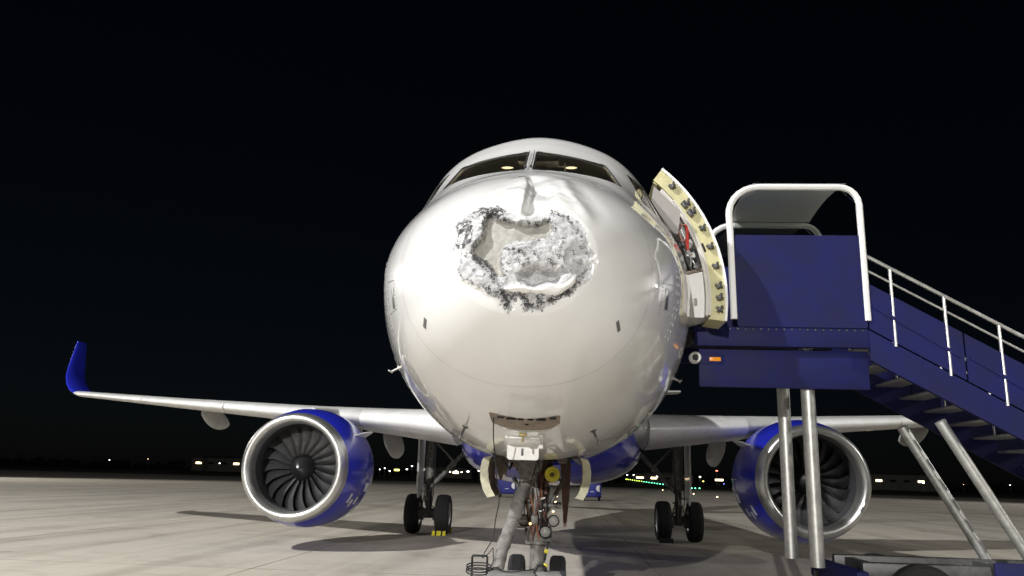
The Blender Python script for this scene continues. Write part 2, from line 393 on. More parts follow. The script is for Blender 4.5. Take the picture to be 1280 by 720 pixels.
me = bpy.data.meshes.new('fuselage'); me.from_pydata(V.tolist(), [], F); me.update()
me.materials.append(M['livery']); me.materials.append(M['interior'])
me.polygons.foreach_set('material_index', FM); fixn(me)
me.polygons.foreach_set('use_smooth', [True]*len(me.polygons))
fus = bpy.data.objects.new('fuselage', me); COL.objects.link(fus)
FW = [(.047, 5.405), (.84, 5.285), (.985, 4.845), (.045, 4.815)]          # front windshield, right side (X,Z)
WX = -.042
SW = [(2.74, 4.83), (3.02, 5.28), (3.62, 5.33), (3.70, 4.86)]              # side window (Y,Z)
def shrink(poly, d):
    c = np.mean(poly, 0); return [tuple(np.array(p)+(np.array(p)-c)/np.linalg.norm(np.array(p)-c)*d) for p in poly]
def rounded(poly, r=.05, n=4):
    out = []; m = len(poly)
    for i in range(m):
        p = np.array(poly[i]); a = np.array(poly[i-1]); b = np.array(poly[(i+1) % m])
        u = (a-p)/np.linalg.norm(a-p); v = (b-p)/np.linalg.norm(b-p); s = p+u*r; e = p+v*r
        for k in range(n+1):
            t = k/n; out.append(tuple((1-t)**2*s+2*t*(1-t)*p+t*t*e))
    return out
HATCH = rounded([(-.345, 1.46), (-.335, 1.80), (-.2, 1.95), (0, 2.0), (.2, 1.96), (.315, 1.80), (.325, 1.49), (0, 1.53)], .05)
BAY = (-.50, .50, 4.15, 6.4)
cut = []
for sgn in (1, -1):
    cut.append(MB().prism(rounded([(sgn*x+WX, z) for x, z in FW], .03), 'Y', 1.2, 3.0))
    cut.append(MB().prism(rounded(SW, .05), 'X', .75*sgn, 2.2*sgn))
cut.append(MB().prism(HATCH, 'Z', 1.9, 2.75))
cut.append(MB().prism(rect(*BAY, .06), 'Z', 1.5, 2.6))
cut.append(MB().prism(rect(5.02, 5.86, 3.74, 5.58, .12), 'X', 1.1, 2.4))
tmp = []
for c in cut:
    co = bpy.data.objects.new('cut', c.mesh('cut')); COL.objects.link(co); tmp.append(co)
    md = fus.modifiers.new('b', 'BOOLEAN'); md.operation = 'DIFFERENCE'; md.object = co; md.solver = 'EXACT'
bpy.context.view_layer.update()
dg = bpy.context.evaluated_depsgraph_get(); nm = bpy.data.meshes.new_from_object(fus.evaluated_get(dg))
fus.modifiers.clear(); fus.data = nm; nm.name = 'fuselage'
for t in tmp: bpy.data.objects.remove(t)
nm.set_sharp_from_angle(angle=R(30)); fus.parent = air

# ---- radome with hail-crushed damage (outlines in metres, X/Z as seen head on)
CREASE = [(-0.041, 4.493), (0.012, 4.247), (0.003, 3.995), (-0.025, 3.80)]
TROUGH = [(-0.29, 3.877), (-0.067, 3.772), (-0.02, 3.755), (0.234, 3.811), (0.273, 3.734), (0.238, 3.639), (-0.057, 3.591), (-0.161, 3.492), (-0.159, 3.398), (-0.119, 3.29), (-0.189, 3.276), (-0.278, 3.406), (-0.415, 3.496), (-0.334, 3.669)]
HUMP = [(-0.125, 3.509), (-0.073, 3.565), (0.066, 3.555), (0.279, 3.534), (0.344, 3.402), (0.401, 3.356), (0.245, 3.372), (0.12, 3.381), (-0.014, 3.317), (-0.098, 3.311), (-0.142, 3.396)]
HOLLOW = [(-0.032, 3.299), (0.115, 3.366), (0.403, 3.337), (0.281, 3.254), (0.11, 3.199), (-0.013, 3.228)]
LIP = [(-0.153, 3.191), (-0.012, 3.207), (0.143, 3.195), (0.297, 3.239), (0.452, 3.321), (0.421, 3.238), (0.28, 3.134), (0.144, 3.146), (-0.029, 3.142)]
FACET = [(0.274, 3.541), (0.327, 3.61), (0.367, 3.478), (0.344, 3.402)]
STRIP = [(-0.584, 3.771), (-0.478, 3.894), (-0.335, 4.001), (-0.08, 3.937), (-0.031, 3.759), (0.106, 3.861), (0.23, 3.972), (0.416, 3.858), (0.506, 3.732), (0.578, 3.519), (0.543, 3.328), (0.49, 3.248), (0.386, 3.151), (0.246, 3.075), (0.178, 3.008), (0.039, 3.019), (-0.021, 3.108), (-0.038, 3.08), (-0.083, 3.001), (-0.137, 3.048), (-0.154, 3.109), (-0.24, 3.147), (-0.369, 3.224), (-0.485, 3.289), (-0.519, 3.401), (-0.436, 3.482), (-0.555, 3.522)]
SLAB = [(-0.413, 3.477), (-0.489, 3.397), (-0.468, 3.269), (-0.275, 3.167), (-0.156, 3.137), (-0.16, 3.195), (-0.279, 3.317)]
FOLD = [(0.30, 4.50), (0.345, 4.27), (0.46, 4.02), (0.60, 3.75)]
def seg_d(P, a, b):
    a = np.array(a); b = np.array(b); ab = b-a; t = np.clip(((P-a)@ab)/(ab@ab), 0, 1); q = a+t[:, None]*ab
    d = np.linalg.norm(P-q, axis=1); side = ab[0]*(P[:, 1]-a[1])-ab[1]*(P[:, 0]-a[0]); return d, np.sign(side), t
def poly_sd(P, poly):                      # >0 inside
    d = np.full(len(P), 9.); ins = np.zeros(len(P), bool); n = len(poly)
    for i in range(n):
        a, b = poly[i], poly[(i+1) % n]; d = np.minimum(d, seg_d(P, a, b)[0])
        c = ((a[1] > P[:, 1]) != (b[1] > P[:, 1])); xx = (b[0]-a[0])*(P[:, 1]-a[1])/(b[1]-a[1]+1e-12)+a[0]; ins ^= c & (P[:, 0] < xx)
    return np.where(ins, d, -d)
def line_sd(P, L):                         # signed distance to a polyline, + on its right going down
    best = np.full(len(P), 9.); sg = np.ones(len(P)); tt = np.zeros(len(P))
    for i in range(len(L)-1):
        d, s, t = seg_d(P, L[i], L[i+1]); m = d < best; best[m] = d[m]; sg[m] = s[m]; tt[m] = (i+t[m])/(len(L)-1)
    return best*sg, tt
sm = lambda x, a, b: (lambda t: t*t*(3-2*t))(np.clip((x-a)/(b-a), 0, 1))
def vnoise(P, sc, seed):
    r = np.random.RandomState(seed); T = r.rand(64, 64); q = P*sc; i = np.floor(q).astype(int); f = q-i; f = f*f*(3-2*f)
    g = lambda a, b: T[(i[:, 0]+a) % 64, (i[:, 1]+b) % 64]
    return (g(0, 0)*(1-f[:, 0])+g(1, 0)*f[:, 0])*(1-f[:, 1])+(g(0, 1)*(1-f[:, 0])+g(1, 1)*f[:, 0])*f[:, 1]
def fbm(P, sc, seed, o=4):
    return sum((vnoise(P+7.3*k, sc*2**k, seed+k)-.5)*.5**k for k in range(o))
NSG, NR = 440, 270
pr = np.linspace(0, 2*np.pi, NSG, endpoint=False); sr = np.linspace(.004, 1, NR)
S_, P_ = np.meshgrid(sr, pr, indexing='ij'); Yr = (seam(P_)-.002)*S_**2
pts = surf(Yr, P_).reshape(-1, 3); XZ = pts[:, [0, 2]]; n_ = len(pts)
XW = XZ + np.stack([fbm(XZ, 9, 11), fbm(XZ, 9, 31)], 1)*.035        # wobble the outlines
sdT, sdH, sdHo, sdL, sdF, sdS, sdB = [poly_sd(XW, p) for p in (TROUGH, HUMP, HOLLOW, LIP, FACET, STRIP, SLAB)]
dep = np.zeros(n_)
cr = np.hypot((XZ[:, 0]-.02)/.60, (XZ[:, 1]-3.50)/.52); dep += .085*np.clip(1-cr**2, 0, 1)**1.2
dep += .09*sm(sdT, -.014, .034)
dep += -.020*sm(sdH, -.02, .05)
dep += .085*sm(sdHo, -.015, .05)
dep += -.042*sm(sdL, -.03, .03)
dep += -.035*sm(sdF, -.03, .03)
dep += -.022*sm(sdB, -.03, .02)
cs, ct = line_sd(XZ, CREASE); fade = sm(ct, 0, .18)*(1-sm(ct, .8, 1))
dep += fade*np.where(cs < 0, -.034*np.exp(-(cs/.10)**2), np.where(cs < .055, -.034+.105*cs/.055, .071*np.exp(-((cs-.055)/.14)**2)))
fs, ft = line_sd(XZ, FOLD); fm = sm(ft, 0, .2)*(1-sm(ft, .75, 1))
dep += fm*(-.024*np.exp(-(fs/.055)**2)+.014*np.exp(-((fs-.13)/.08)**2))
dep += .018*np.exp(-((XZ[:, 0]-.17)/.09)**2-((XZ[:, 1]-4.12)/.12)**2)
ins = sm(sdS, -.03, .06)
pl_ = sm(sdT, -.004, .02)*(1-sm(sdH, -.005, .01))
dep += ins*(1-.45*pl_)*(1-.8*sm(sdL, -.01, .01))*(fbm(XZ, 8, 3, 2)*.034+fbm(XZ, 40, 21, 3)*.004)
up_m = np.exp(-((XZ[:, 0]-.15)/.35)**2-((XZ[:, 1]-4.12)/.2)**2); dep += up_m*fbm(XZ, 6, 41, 3)*.05
edge = 1-sm(S_.ravel(), .93, .995); dep *= edge
step_edge = .006*sm(sdS+fbm(XZ, 30, 61)*.05, -.004, .004); dep += step_edge*edge
nrm_y = np.array([0, 1., 0]); shift = np.zeros_like(pts); shift[:, 1] = dep; shift[:, 0] = -pts[:, 0]*.25*dep; shift[:, 2] = -(pts[:, 2]-3.45)*.25*dep
pts2 = pts+shift
F = []
for i in range(NR-1):
    for k in range(NSG):
        k2 = (k+1) % NSG; F.append((i*NSG+k, (i+1)*NSG+k, (i+1)*NSG+k2, i*NSG+k2))
F.append(tuple(range(NSG))); me = bpy.data.meshes.new('radome')
back = surf(seam(pr)+.02, pr); cz = zw(seam(pr)); back[:, 0] *= .985; back[:, 2] = cz+(back[:, 2]-cz)*.985
for k in range(NSG):
    k2 = (k+1) % NSG; b0 = (NR-1)*NSG; F.append((b0+k, n_+k, n_+k2, b0+k2))
me.from_pydata(pts2.tolist()+back.tolist(), [], F); me.update(); fixn(me)
A = lambda v: np.concatenate([v, np.zeros(NSG)]).astype(np.float32)
strip = np.clip(sm(sdS, -.035, .035)-sm(sdL, -.01, .02)-.0, 0, 1)
tlx = np.exp(-((XZ[:, 0]+.49)/.10)**2-((XZ[:, 1]-3.68)/.16)**2); strip = strip*(1-.75*sm(tlx, .3, .7))
top_zone = sm(XZ[:, 1], 3.80, 3.90)*(np.abs(XZ[:, 0]) < 2); strip = strip*(1-.7*top_zone)
pale = sm(sdT, -.004, .02)*(1-sm(sdH, -.005, .01))
near = lambda sd, w: np.exp(-(sd/w)**2)
fleck = .12*ins+.45*near(sdT, .020)*ins+.05*near(sdHo, .03)+.45*near(sdB+.02, .02)*ins+.95*near(sdS-.02, .026)*sm(-XZ[:, 1], -3.34, -3.16)+.40*near(sdS-.03, .04)*sm(XZ[:, 0], .2, .4)
fleck += .75*sm(tlx, .25, .6)+.55*top_zone*ins+.6*np.exp(-((XZ[:, 0]+.33)/.06)**2-((XZ[:, 1]-3.44)/.07)**2)+.35*sm(-XZ[:, 1], -3.22, -3.06)*ins
fleck += .20*sm(sdH, 0, .02)-.4*sm(sdHo, -.005, .02)
fleck = np.clip(fleck, 0, 1)-1.0*(1-ins)-.35*pale*(1-near(sdT, .025))-.8*sm(sdL, 0, .012)
for nme, v in (('strip', strip), ('pale', pale), ('lip', sm(sdL, -.004, .008)), ('fleck', fleck)):
    at_ = me.attributes.new(nme, 'FLOAT', 'POINT'); at_.data.foreach_set('value', A(v))
me.materials.append(M['radome']); rad = obj('radome', me, None, air, True, 50)
rad['label'] = 'crushed and torn white nose cone with stripped grey skin'

# torn flakes of skin standing off the lower and left edges of the break
fk = MB(); rk = random.Random(21)
for poly, n, zmax in ((STRIP, 90, 3.5), (TROUGH, 34, 9), (SLAB, 26, 9)):
    L_ = [(poly[i], poly[(i+1) % len(poly)]) for i in range(len(poly))]
    for k in range(n):
        a, b = rk.choice(L_); t = rk.random(); x = a[0]+(b[0]-a[0])*t+rk.uniform(-.006, .006); z = a[1]+(b[1]-a[1])*t+rk.uniform(.0, .02)
        if z > zmax: continue
        j = int(np.argmin((pts2[:, 0]-x)**2+(pts2[:, 2]-z)**2)); c = Vector(pts2[j]); w = rk.uniform(.004, .011); l = rk.uniform(.008, .026); q = rk.uniform(-1.1, 1.1)
        d = Vector((math.sin(q), 0, -math.cos(q))); e = Vector((math.cos(q), 0, math.sin(q))); o_ = Vector((0, -1, 0)); lift = rk.uniform(.1, .5)
        top = [c-e*w+o_*.002, c+e*w+o_*.002, c+e*w*.7+d*l*.6+o_*(l*lift*.6+.002), c+e*w*rk.uniform(-.3, .3)+d*l+o_*(l*lift+.002), c-e*w*.8+d*l*.5+o_*(l*lift*.5+.002)]
        fk.loft([top, [p-o_*.0025 for p in top]])
fo_ = obj('torn_flake', fk, mat('torn_skin', (.42, .42, .42), .75, dirt=(.05, .05, .05), scale=30), rad, False); fo_['kind'] = 'stuff'

# ---- windshield panes, seals, cockpit
def pane(poly, kind, sgn, inset=.014, n=12):
    P0 = [np.array(p) for p in poly]; V = []; F = []
    for j in range(n+1):
        for i in range(n+1):
            u, v = i/n, j/n; p = (1-v)*((1-u)*P0[0]+u*P0[1])+v*((1-u)*P0[3]+u*P0[2])
            Y, P = near_xz(sgn*p[0]+WX, p[1], 1.2, 3.3) if kind == 'front' else near_yz(p[0], p[1], sgn > 0)
            V.append(surf(Y, P)-normal(Y, P)*inset)
    for j in range(n):
        for i in range(n): a = j*(n+1)+i; F.append((a, a+1, a+n+2, a+n+1))
    return MB().add(V, F)
def seal(poly, kind, sgn, w=.016):
    Q = rounded(poly, .035); V = []
    for p in Q:
        Y, P = near_xz(sgn*p[0]+WX, p[1], 1.2, 3.3) if kind == 'front' else near_yz(p[0], p[1], sgn > 0)
        V.append(surf(Y, P)-normal(Y, P)*.004)
    return MB().tube(V, .011, 6, closed=True)
for sgn in (-1, 1):
    g = obj('windshield_pane', pane(shrink(FW, .012), 'front', sgn), M['glass'], air); obj('window_seal', seal(FW, 'front', sgn), M['skin_dark'], g)
    g = obj('side_window_pane', pane(shrink(SW, .012), 'side', sgn), M['glass'], air); obj('window_seal', seal(SW, 'side', sgn), M['skin_dark'], g)
    # wiper parked along the centre post
    a = [near_xz(sgn*x+WX, z, 1, 3) for x, z in ((.028, 4.84), (.03, 5.1), (.025, 5.36))]
    wp = [surf(*q)+normal(*q)*.03 for q in a]
    w_ = MB().tube(wp, [.007, .006, .004], 6)
    w_.box(wp[0], (.025, .04, .02), bev=.005); obj('wiper', w_, M['black'], air)
gs = MB().loft([[(x, y, z-.06*abs(x)) for x, y, z in ring] for ring in ([(-1.0, 2.15, 4.70), (1.0, 2.15, 4.70), (1.0, 2.15, 4.4), (-1.0, 2.15, 4.4)], [(-1.15, 2.7, 4.84), (1.15, 2.7, 4.84), (1.15, 2.7, 4.3), (-1.15, 2.7, 4.3)])]); obj('glareshield', gs, M['black'], air)
for sx in (-.55, .55):
    st = MB().box((sx, 3.45, 4.75), (.48, .14, .8), bev=.05); st.box((sx, 3.45, 5.24), (.26, .1, .2), bev=.04); obj('pilot_seat', st, M['interior'], air)
bk = MB().box((0, 3.98, 4.55), (2.5, .04, 1.9)); obj('cockpit_bulkhead', bk, M['interior'], air)
oh = MB().box((0, 3.42, 5.60), (.5, .6, .05), Matrix.Rotation(R(14), 3, 'X'), .01); obj('overhead_panel', oh, M['steel'], air)
for sx in (-.375, .405):
    lm = MB().lathe([(.003, -.075), (.010, -.055), (.015, -.02), (.014, .03), (.004, .07)], (sx, 3.2, 5.445), 'X', 12); lo = obj('cockpit_lamp', lm, M['lampwarm'], air)
for sx in (-.375, .405):
    l_ = bpy.data.lights.new('cockpit_light', 'POINT'); l_.energy = 9; l_.color = (1, .82, .55); l_.shadow_soft_size = .03
    lo_ = bpy.data.objects.new('cockpit_light', l_); COL.objects.link(lo_); lo_.location = (sx, 3.26, 5.36)
tb = MB().tube([(.12, 3.1, 5.42), (.33, 3.12, 5.43)], .008, 6); tb.box((.33, 3.12, 5.43), (.015, .02, .1)); obj('sun_visor_rail', tb, M['alu'], air)

# ---- small fittings on the skin
def skin_box(Y, P, w, h, t, ang=0.0, name='skin_plate', m='plate', parent=air, lift=.002):
    p = surf(Y, P); n = normal(Y, P); e = 1e-3
    fwd = surf(Y-e, P)-surf(Y+e, P); fwd /= np.linalg.norm(fwd); sd = np.cross(n, fwd)
    rot = Matrix((sd, fwd, n)).transposed() @ Matrix.Rotation(ang, 3, 'Z')
    return obj(name, MB().box(Vector(p)+Vector(n)*lift, (w, h, t), rot, min(w, h, t)*.2), M[m], parent)
for x, z, w, h, ang in ((-.838, 3.01, .035, .11, -.55), (.799, 3.0, .035, .11, .55), (1.294, 3.396, .10, .20, 1.57), (-1.262, 3.354, .10, .18, 1.57)):
    Y, P = near_xz(x, z, 0, 2.4); skin_box(Y, P, w, h, .006, ang, 'sensor_plate')
rv = MB()
def rivet(mb, Y, P, s=.007, l=.010):
    p = Vector(surf(Y, P)); n = Vector(normal(Y, P)); mb.box(p+n*.001, (s, l, s), n.to_track_quat('Z', 'Y').to_matrix())
for sgn in (1, -1):
    rv = MB(); Y0, P0 = near_xz(sgn*1.30, 3.39, 0, 2.4)
    for i in range(9):
        for (dy, dp) in ((-.16+.04*i, .11), (-.16+.04*i, -.11)): rivet(rv, Y0+dy, P0+dp)
        rivet(rv, Y0-.17, P0-.11+.0275*i); rivet(rv, Y0+.19, P0-.11+.0275*i)
    obj('fastener_ring', rv, M['rivet'], air)['kind'] = 'stuff'
    rv = MB()
    for i in range(11):
        for j in range(2):
            if random.random() < .85: rivet(rv, Y0+.42+.13*j-.012*i+random.uniform(-.01, .01), P0+sgn*(.28-.052*i)  , .014, .034)
    obj('static_port_row', rv, M['rivet'], air)['kind'] = 'stuff'
def probe(Y, P, L=.11, fl=.13, m='steel'):
    p = Vector(surf(Y, P)); n = Vector(normal(Y, P)); f = Vector((0, -1, 0)); mb = MB()
    mb.tube([p-n*.01, p+n*L*.6, p+n*L], [.016, .012, .010], 8); mb.tube([p+n*L+f*-.05, p+n*L+f*fl*.6, p+n*L+f*fl], [.012, .011, .006], 8)
    mb.tube([p, p+n*.008], .035, 10); return obj('air_data_probe', mb, M[m], air)
for x, z in ((-.668, 2.245), (.657, 2.237)): Y, P = near_xz(x, z, 1.5, 3.0); probe(Y, P, .15, .10)
for y, z, r in ((3.2, 2.95, False), (3.6, 2.95, True), (3.9, 2.42, True)): Y, P = near_yz(y, z, r); probe(Y, P, .10, .12, 'alu')
for Yq, a0, a1 in ((3.35, -172, -8), (4.75, -160, -20)):
    obj('skin_joint', MB().tube([surf(Yq, R(a)) for a in np.linspace(a0, a1, 60)], .0022, 4), M['rivet'], air)
# service panel recess with its back plate
bp_ = MB()
xs = np.linspace(-.36, .34, 15)
bp_.loft([[(x, y, float(zb(y))+.020+.16*x*x) for x in xs] for y in np.linspace(1.38, 2.1, 10)], closed=False)
rec = obj('service_recess', bp_, M['doorin'], air)
for x, y, w in ((-.24, 1.60, .07), (-.14, 1.62, .10), (-.05, 1.62, .06), (.04, 1.62, .06), (.14, 1.63, .10), (.25, 1.60, .07), (0, 1.77, .035)):
    obj('connector_socket', MB().lathe([(.001, -.004), (w*.42, -.004), (w*.5, .0), (w*.5, .02)], (x, y, float(zb(y))+.014+.16*x*x), 'Z', 14), M['black'], rec)

# nose gear bay liner, doorway vestibule
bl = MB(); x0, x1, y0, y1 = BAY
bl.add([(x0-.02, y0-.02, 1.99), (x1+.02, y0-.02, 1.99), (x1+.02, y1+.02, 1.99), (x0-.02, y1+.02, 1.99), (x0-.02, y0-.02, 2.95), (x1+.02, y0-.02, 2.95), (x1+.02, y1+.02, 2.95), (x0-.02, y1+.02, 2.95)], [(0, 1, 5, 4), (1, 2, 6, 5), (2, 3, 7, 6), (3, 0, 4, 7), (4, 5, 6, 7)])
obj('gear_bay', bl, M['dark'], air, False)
vs = MB().add([(1.98, 4.95, 3.70), (1.98, 5.95, 3.70), (.6, 5.95, 3.70), (.6, 4.95, 3.70), (1.5, 4.95, 5.66), (1.5, 5.95, 5.66), (.6, 5.95, 5.66), (.6, 4.95, 5.66)], [(0, 1, 2, 3), (2, 3, 7, 6), (4, 5, 6, 7), (0, 3, 7, 4), (1, 2, 6, 5)])
obj('vestibule', vs, M['lining'], air, False)

# ---- wings
def foil(c, t, n=22):
    up_, lo_ = [], []
    for i in range(n+1):
        x = .5*(1-math.cos(math.pi*i/n)); y = 5*t*(.2969*math.sqrt(x)-.126*x-.3516*x*x+.2843*x**3-.1015*x**4); cam_ = .02*math.sin(math.pi*x)
        up_.append((x*c, (cam_+y)*c)); lo_.append((x*c, (cam_-y*.95)*c))
    return up_[::-1]+lo_[1:-1]
ST = [(1.6, 12.85, 6.6, 2.86, .145), (2.4, 13.25, 6.3, 2.93, .14), (4.4, 14.3, 5.2, 3.10, .128), (6.4, 15.35, 4.15, 3.27, .12), (11.5, 18.0, 2.8, 3.70, .11), (16.6, 20.7, 1.6, 4.16, .105)]
def wing_ring(X, Y, c, z, t, f=1.0, lift=0):
    tw = -.045*(1-X/17); return [(X, Y+x, z+y+tw*x) for x, y in foil(c, t)]
def station(X):
    for a, b in zip(ST, ST[1:]):
        if a[0] <= X <= b[0]: u = (X-a[0])/(b[0]-a[0]); return [a[i]+(b[i]-a[i])*u for i in range(5)]
w_r = MB().loft([wing_ring(*s) for s in ST])
# sharklet
tip = ST[-1]; rings = []
for k in range(8):
    u = k/7; a = R(8+70*min(1, u*1.6)); rings.append((u, a))
px, pz, pY, c = tip[0], tip[3], tip[1], tip[2]; prev = 0; sh = [wing_ring(*tip)]
for u, a in rings[1:]:
    d = 2.5/7; px += d*math.cos(a); pz += d*math.sin(a); pY += d*.62; c = 1.6-1.0*u
    sh.append([(px-y*math.sin(a), pY+x, pz+y*math.cos(a)) for x, y in foil(c, .09)])
w_sh = MB().loft(sh)
def slat_mb(Xa, Xb, drop=.05, n=8):
    rg = []
    for i in range(n+1):
        X, Y, c, z, t = station(Xa+(Xb-Xa)*i/n); q = wing_ring(X, Y, c, z, t); nn = len(q)
        ctr = 22; sel = [q[k] for k in range(ctr-9, ctr+8)]
        cx = np.mean([p[1] for p in sel]); cz_ = np.mean([p[2] for p in sel])
        o_ = [(p[0], cx+(p[1]-cx)*1.06-.05, cz_+(p[2]-cz_)*1.06-drop*.5) for p in sel]
        rg.append(o_)
    return MB().loft(rg)
def fairing_mb(X, s):
    _, Y, c, z, t = station(X); y0 = Y+c*.42; L_ = 3.0*s; rg = []
    for i in range(13):
        u = i/12; r = .30*s*math.sin(math.pi*min(1, u*.97+.03))**.7+.005; zc = z-.045*(1-X/17)*c*.6-.24*s-.30*u*s
        rg.append([(X+r*.42*math.cos(q), y0+L_*u, zc+r*1.45*math.sin(q)) for q in np.linspace(0, 2*math.pi, 14, endpoint=False)])
    return MB().loft(rg)
for sgn, nme in ((-1, 'left'), (1, 'right')):
    fx = (lambda m: m) if sgn > 0 else mirror_mb
    wob = obj('wing', fx(w_r), M['wing'], air, True, 50)
    obj('winglet', fx(w_sh), M['blue'], wob, True, 50)
    for a, b in ((2.35, 4.92), (6.25, 9.6), (9.65, 13.1), (13.15, 16.4)): obj('slat', fx(slat_mb(a, b)), M['slat'], wob, True, 50)
    for X, s in ((4.72, 1.0), (7.8, .95), (11.2, .75)): obj('flap_fairing', fx(fairing_mb(X, s)), M['wing'], wob)
# belly fairing
rg = []
for i in range(25):
    u = i/24; y = 10.6+11.8*u; k = math.sin(math.pi*min(max(u, .004), .996))**.42
    rg.append([(2.42*k*math.copysign(abs(math.cos(q))**.75, math.cos(q)), y, 2.72+(1.16*k)*math.copysign(abs(math.sin(q))**.8, math.sin(q))) for q in np.linspace(0, 2*math.pi, 48, endpoint=False)])
obj('belly_fairing', MB().loft(rg), M['livery'], air)
# tail
fin = MB().loft([[(x*.9, 29.6+y, 6.0) for y, x in [(a, b) for a, b in foil(5.6, .1)]], [(x*.9, 34.9+y, 12.0) for y, x in foil(2.0, .1)]]); obj('tail_fin', fin, M['blue'], air, True, 50)
for s in (-1, 1):
    tp = MB().loft([[(.5*s, 32.0+x, 5.7+y) for x, y in foil(3.6, .1)], [(6.2*s, 35.2+x, 6.2+y) for x, y in foil(1.4, .1)]]); obj('tailplane', tp, M['wing'], air, True, 50)

# ---- engines
def build_engine(cx):
    E = Vector((cx, 12.0, 1.84)); sgn = 1 if cx > 0 else -1
    EL = lambda p, o, ax, n: MB().lathe([(r*1.1, t) for r, t in p], o, ax, n)
    cow = EL([(1.105, .30), (1.17, .50), (1.235, .9), (1.262, 1.35), (1.25, 1.9), (1.17, 2.5), (1.03, 3.15), (.93, 3.5), (.90, 3.5), (.99, 3.1)], E, 'Y', 96)
    eng = obj('engine', cow, M['blue'], air, True, 50)
    eng['label'] = 'blue turbofan engine with polished inlet ring'
    lip = [(1.107, .302)]
    for i in range(15):
        q = math.pi*i/14; lip.append((.985+.105*math.cos(q)*(1 if q < math.pi/2 else .95), .18-.185*math.sin(q)))
    lip += [(.885, .34), (.893, .42)]
    obj('inlet_lip', EL(lip, E, 'Y', 96), M['lip'], eng, True, 60)
    obj('inlet_duct', EL([(.893, .42), (.905, .7), (.92, 1.05), (.92, 1.35), (.2, 1.4)], E, 'Y', 64), M['duct'], eng)
    sp = obj('spinner', EL([(.001, .42), (.03, .425), (.08, .47), (.16, .56), (.23, .67), (.275, .80), (.28, 1.2)], E, 'Y', 40), M['hub'], eng)
    obj('spinner_glint', EL([(.001, .412), (.022, .416), (.03, .43)], E, 'Y', 16), M['fabricw'], sp)  # white dot paints a glint on the spinner's point
    # one blade, shared by twenty
    bl = MB(); ns, nc = 12, 8; fr, bk = [], []
    for i in range(ns+1):
        u = i/ns; r = .26+u*(.905-.26); tw = R(28+34*u); ch = .25+.12*math.sin(math.pi*min(u*.85+.1, 1)); swp = .10*math.sin(math.pi*u)-.12*u*u
        for j in range(nc+1):
            v = j/nc-.5; cb = .018*(1-4*v*v); a = swp+(v*ch*math.sin(tw)+cb*math.cos(tw))/r
            th = .008*(1-3.2*v*v)
            fr.append((r*math.sin(a), .90+v*ch*math.cos(tw)-th, r*math.cos(a))); bk.append((r*math.sin(a), .90+v*ch*math.cos(tw)+th, r*math.cos(a)))
    idx = lambda i, j: i*(nc+1)+j
    Fq = [(idx(i, j), idx(i, j+1), idx(i+1, j+1), idx(i+1, j)) for i in range(ns) for j in range(nc)]
    bl.add(fr, Fq); bl.add(bk, [q[::-1] for q in Fq])
    bme = bl.mesh('fan_blade'); bme.materials.append(M['blade']); bme.polygons.foreach_set('use_smooth', [True]*len(bme.polygons))
    for k in range(20):
        b = bpy.data.objects.new('fan_blade', bme); COL.objects.link(b); b.parent = eng; b.location = E; b.rotation_euler = (0, R(18*k+4), 0); b.scale = (1.1, 1, 1.1)
    obj('core_nozzle', EL([(.60, 2.9), (.62, 3.6), (.48, 4.3), (.44, 4.3), (.3, 4.0), (.05, 4.9)], E, 'Y', 40), M['alu'], eng)
    # strakes each side
    for s in (-1, 1):
        q = R(34); r0 = 1.36; c_, s_ = math.cos(q)*s, math.sin(q); V = []
        for (y, h) in ((.95, 0), (1.35, .17), (1.75, .24), (1.95, .24), (2.0, 0)):
            for t in (-.012, .012): V.append(E+Vector((c_*(r0+h)-s_*t*s, y, s_*(r0+h)+c_*t*s)))
        for (y, h) in ((.95, 0),): pass
        mb = MB(); base = []
        mb.add(V, [(0, 2, 4, 6, 8), (9, 7, 5, 3, 1), (0, 1, 3, 2), (2, 3, 5, 4), (4, 5, 7, 6), (6, 7, 9, 8), (8, 9, 1, 0)]); obj('nacelle_strake', mb, M['white'], eng, False)
    # pylon
    _, Yw, c, z, t = station(abs(cx)); py = []
    for i in range(11):
        u = i/10; y = 13.2+u*4.5; top = min(3.26+.30*u, 3.45) if u < .55 else 3.33; bot = 2.85-.25*u; hw = .05+.17*math.sin(math.pi*min(1, .12+u*.75))
        py.append([(cx+hw*math.cos(q), y, (top+bot)/2+(top-bot)/2*math.sin(q)) for q in np.linspace(0, 2*math.pi, 18, endpoint=False)])
    obj('pylon', MB().loft(py), M['wing'], eng)
    # small white markings low on the cowl side
    for a, y, w, h in ((-30, .80, .07, .26), (-33, 1.02, .10, .10), (-36, 1.03, .09, .16), (-32, 1.30, .08, .20), (-18, 1.65, .20, .22)):
        for s in (1,) if sgn < 0 else (-1,):
            V = []
            for i in range(5):
                for j in range(5):
                    yy = y+w*(i/4-.5)*1.6; q = R(a+h*40*(j/4-.5)); rr = np.interp(yy, [.5, .9, 1.35], [1.287, 1.3585, 1.388])+.004; V.append(E+Vector((s*rr*math.cos(q), yy, rr*math.sin(q))))
            obj('cowl_marking', MB().add(V, [(i*5+j, i*5+j+1, i*5+j+6, i*5+j+5) for i in range(4) for j in range(4)]), M['fabricw'], eng)
    return eng
build_engine(-5.74); build_engine(5.74)

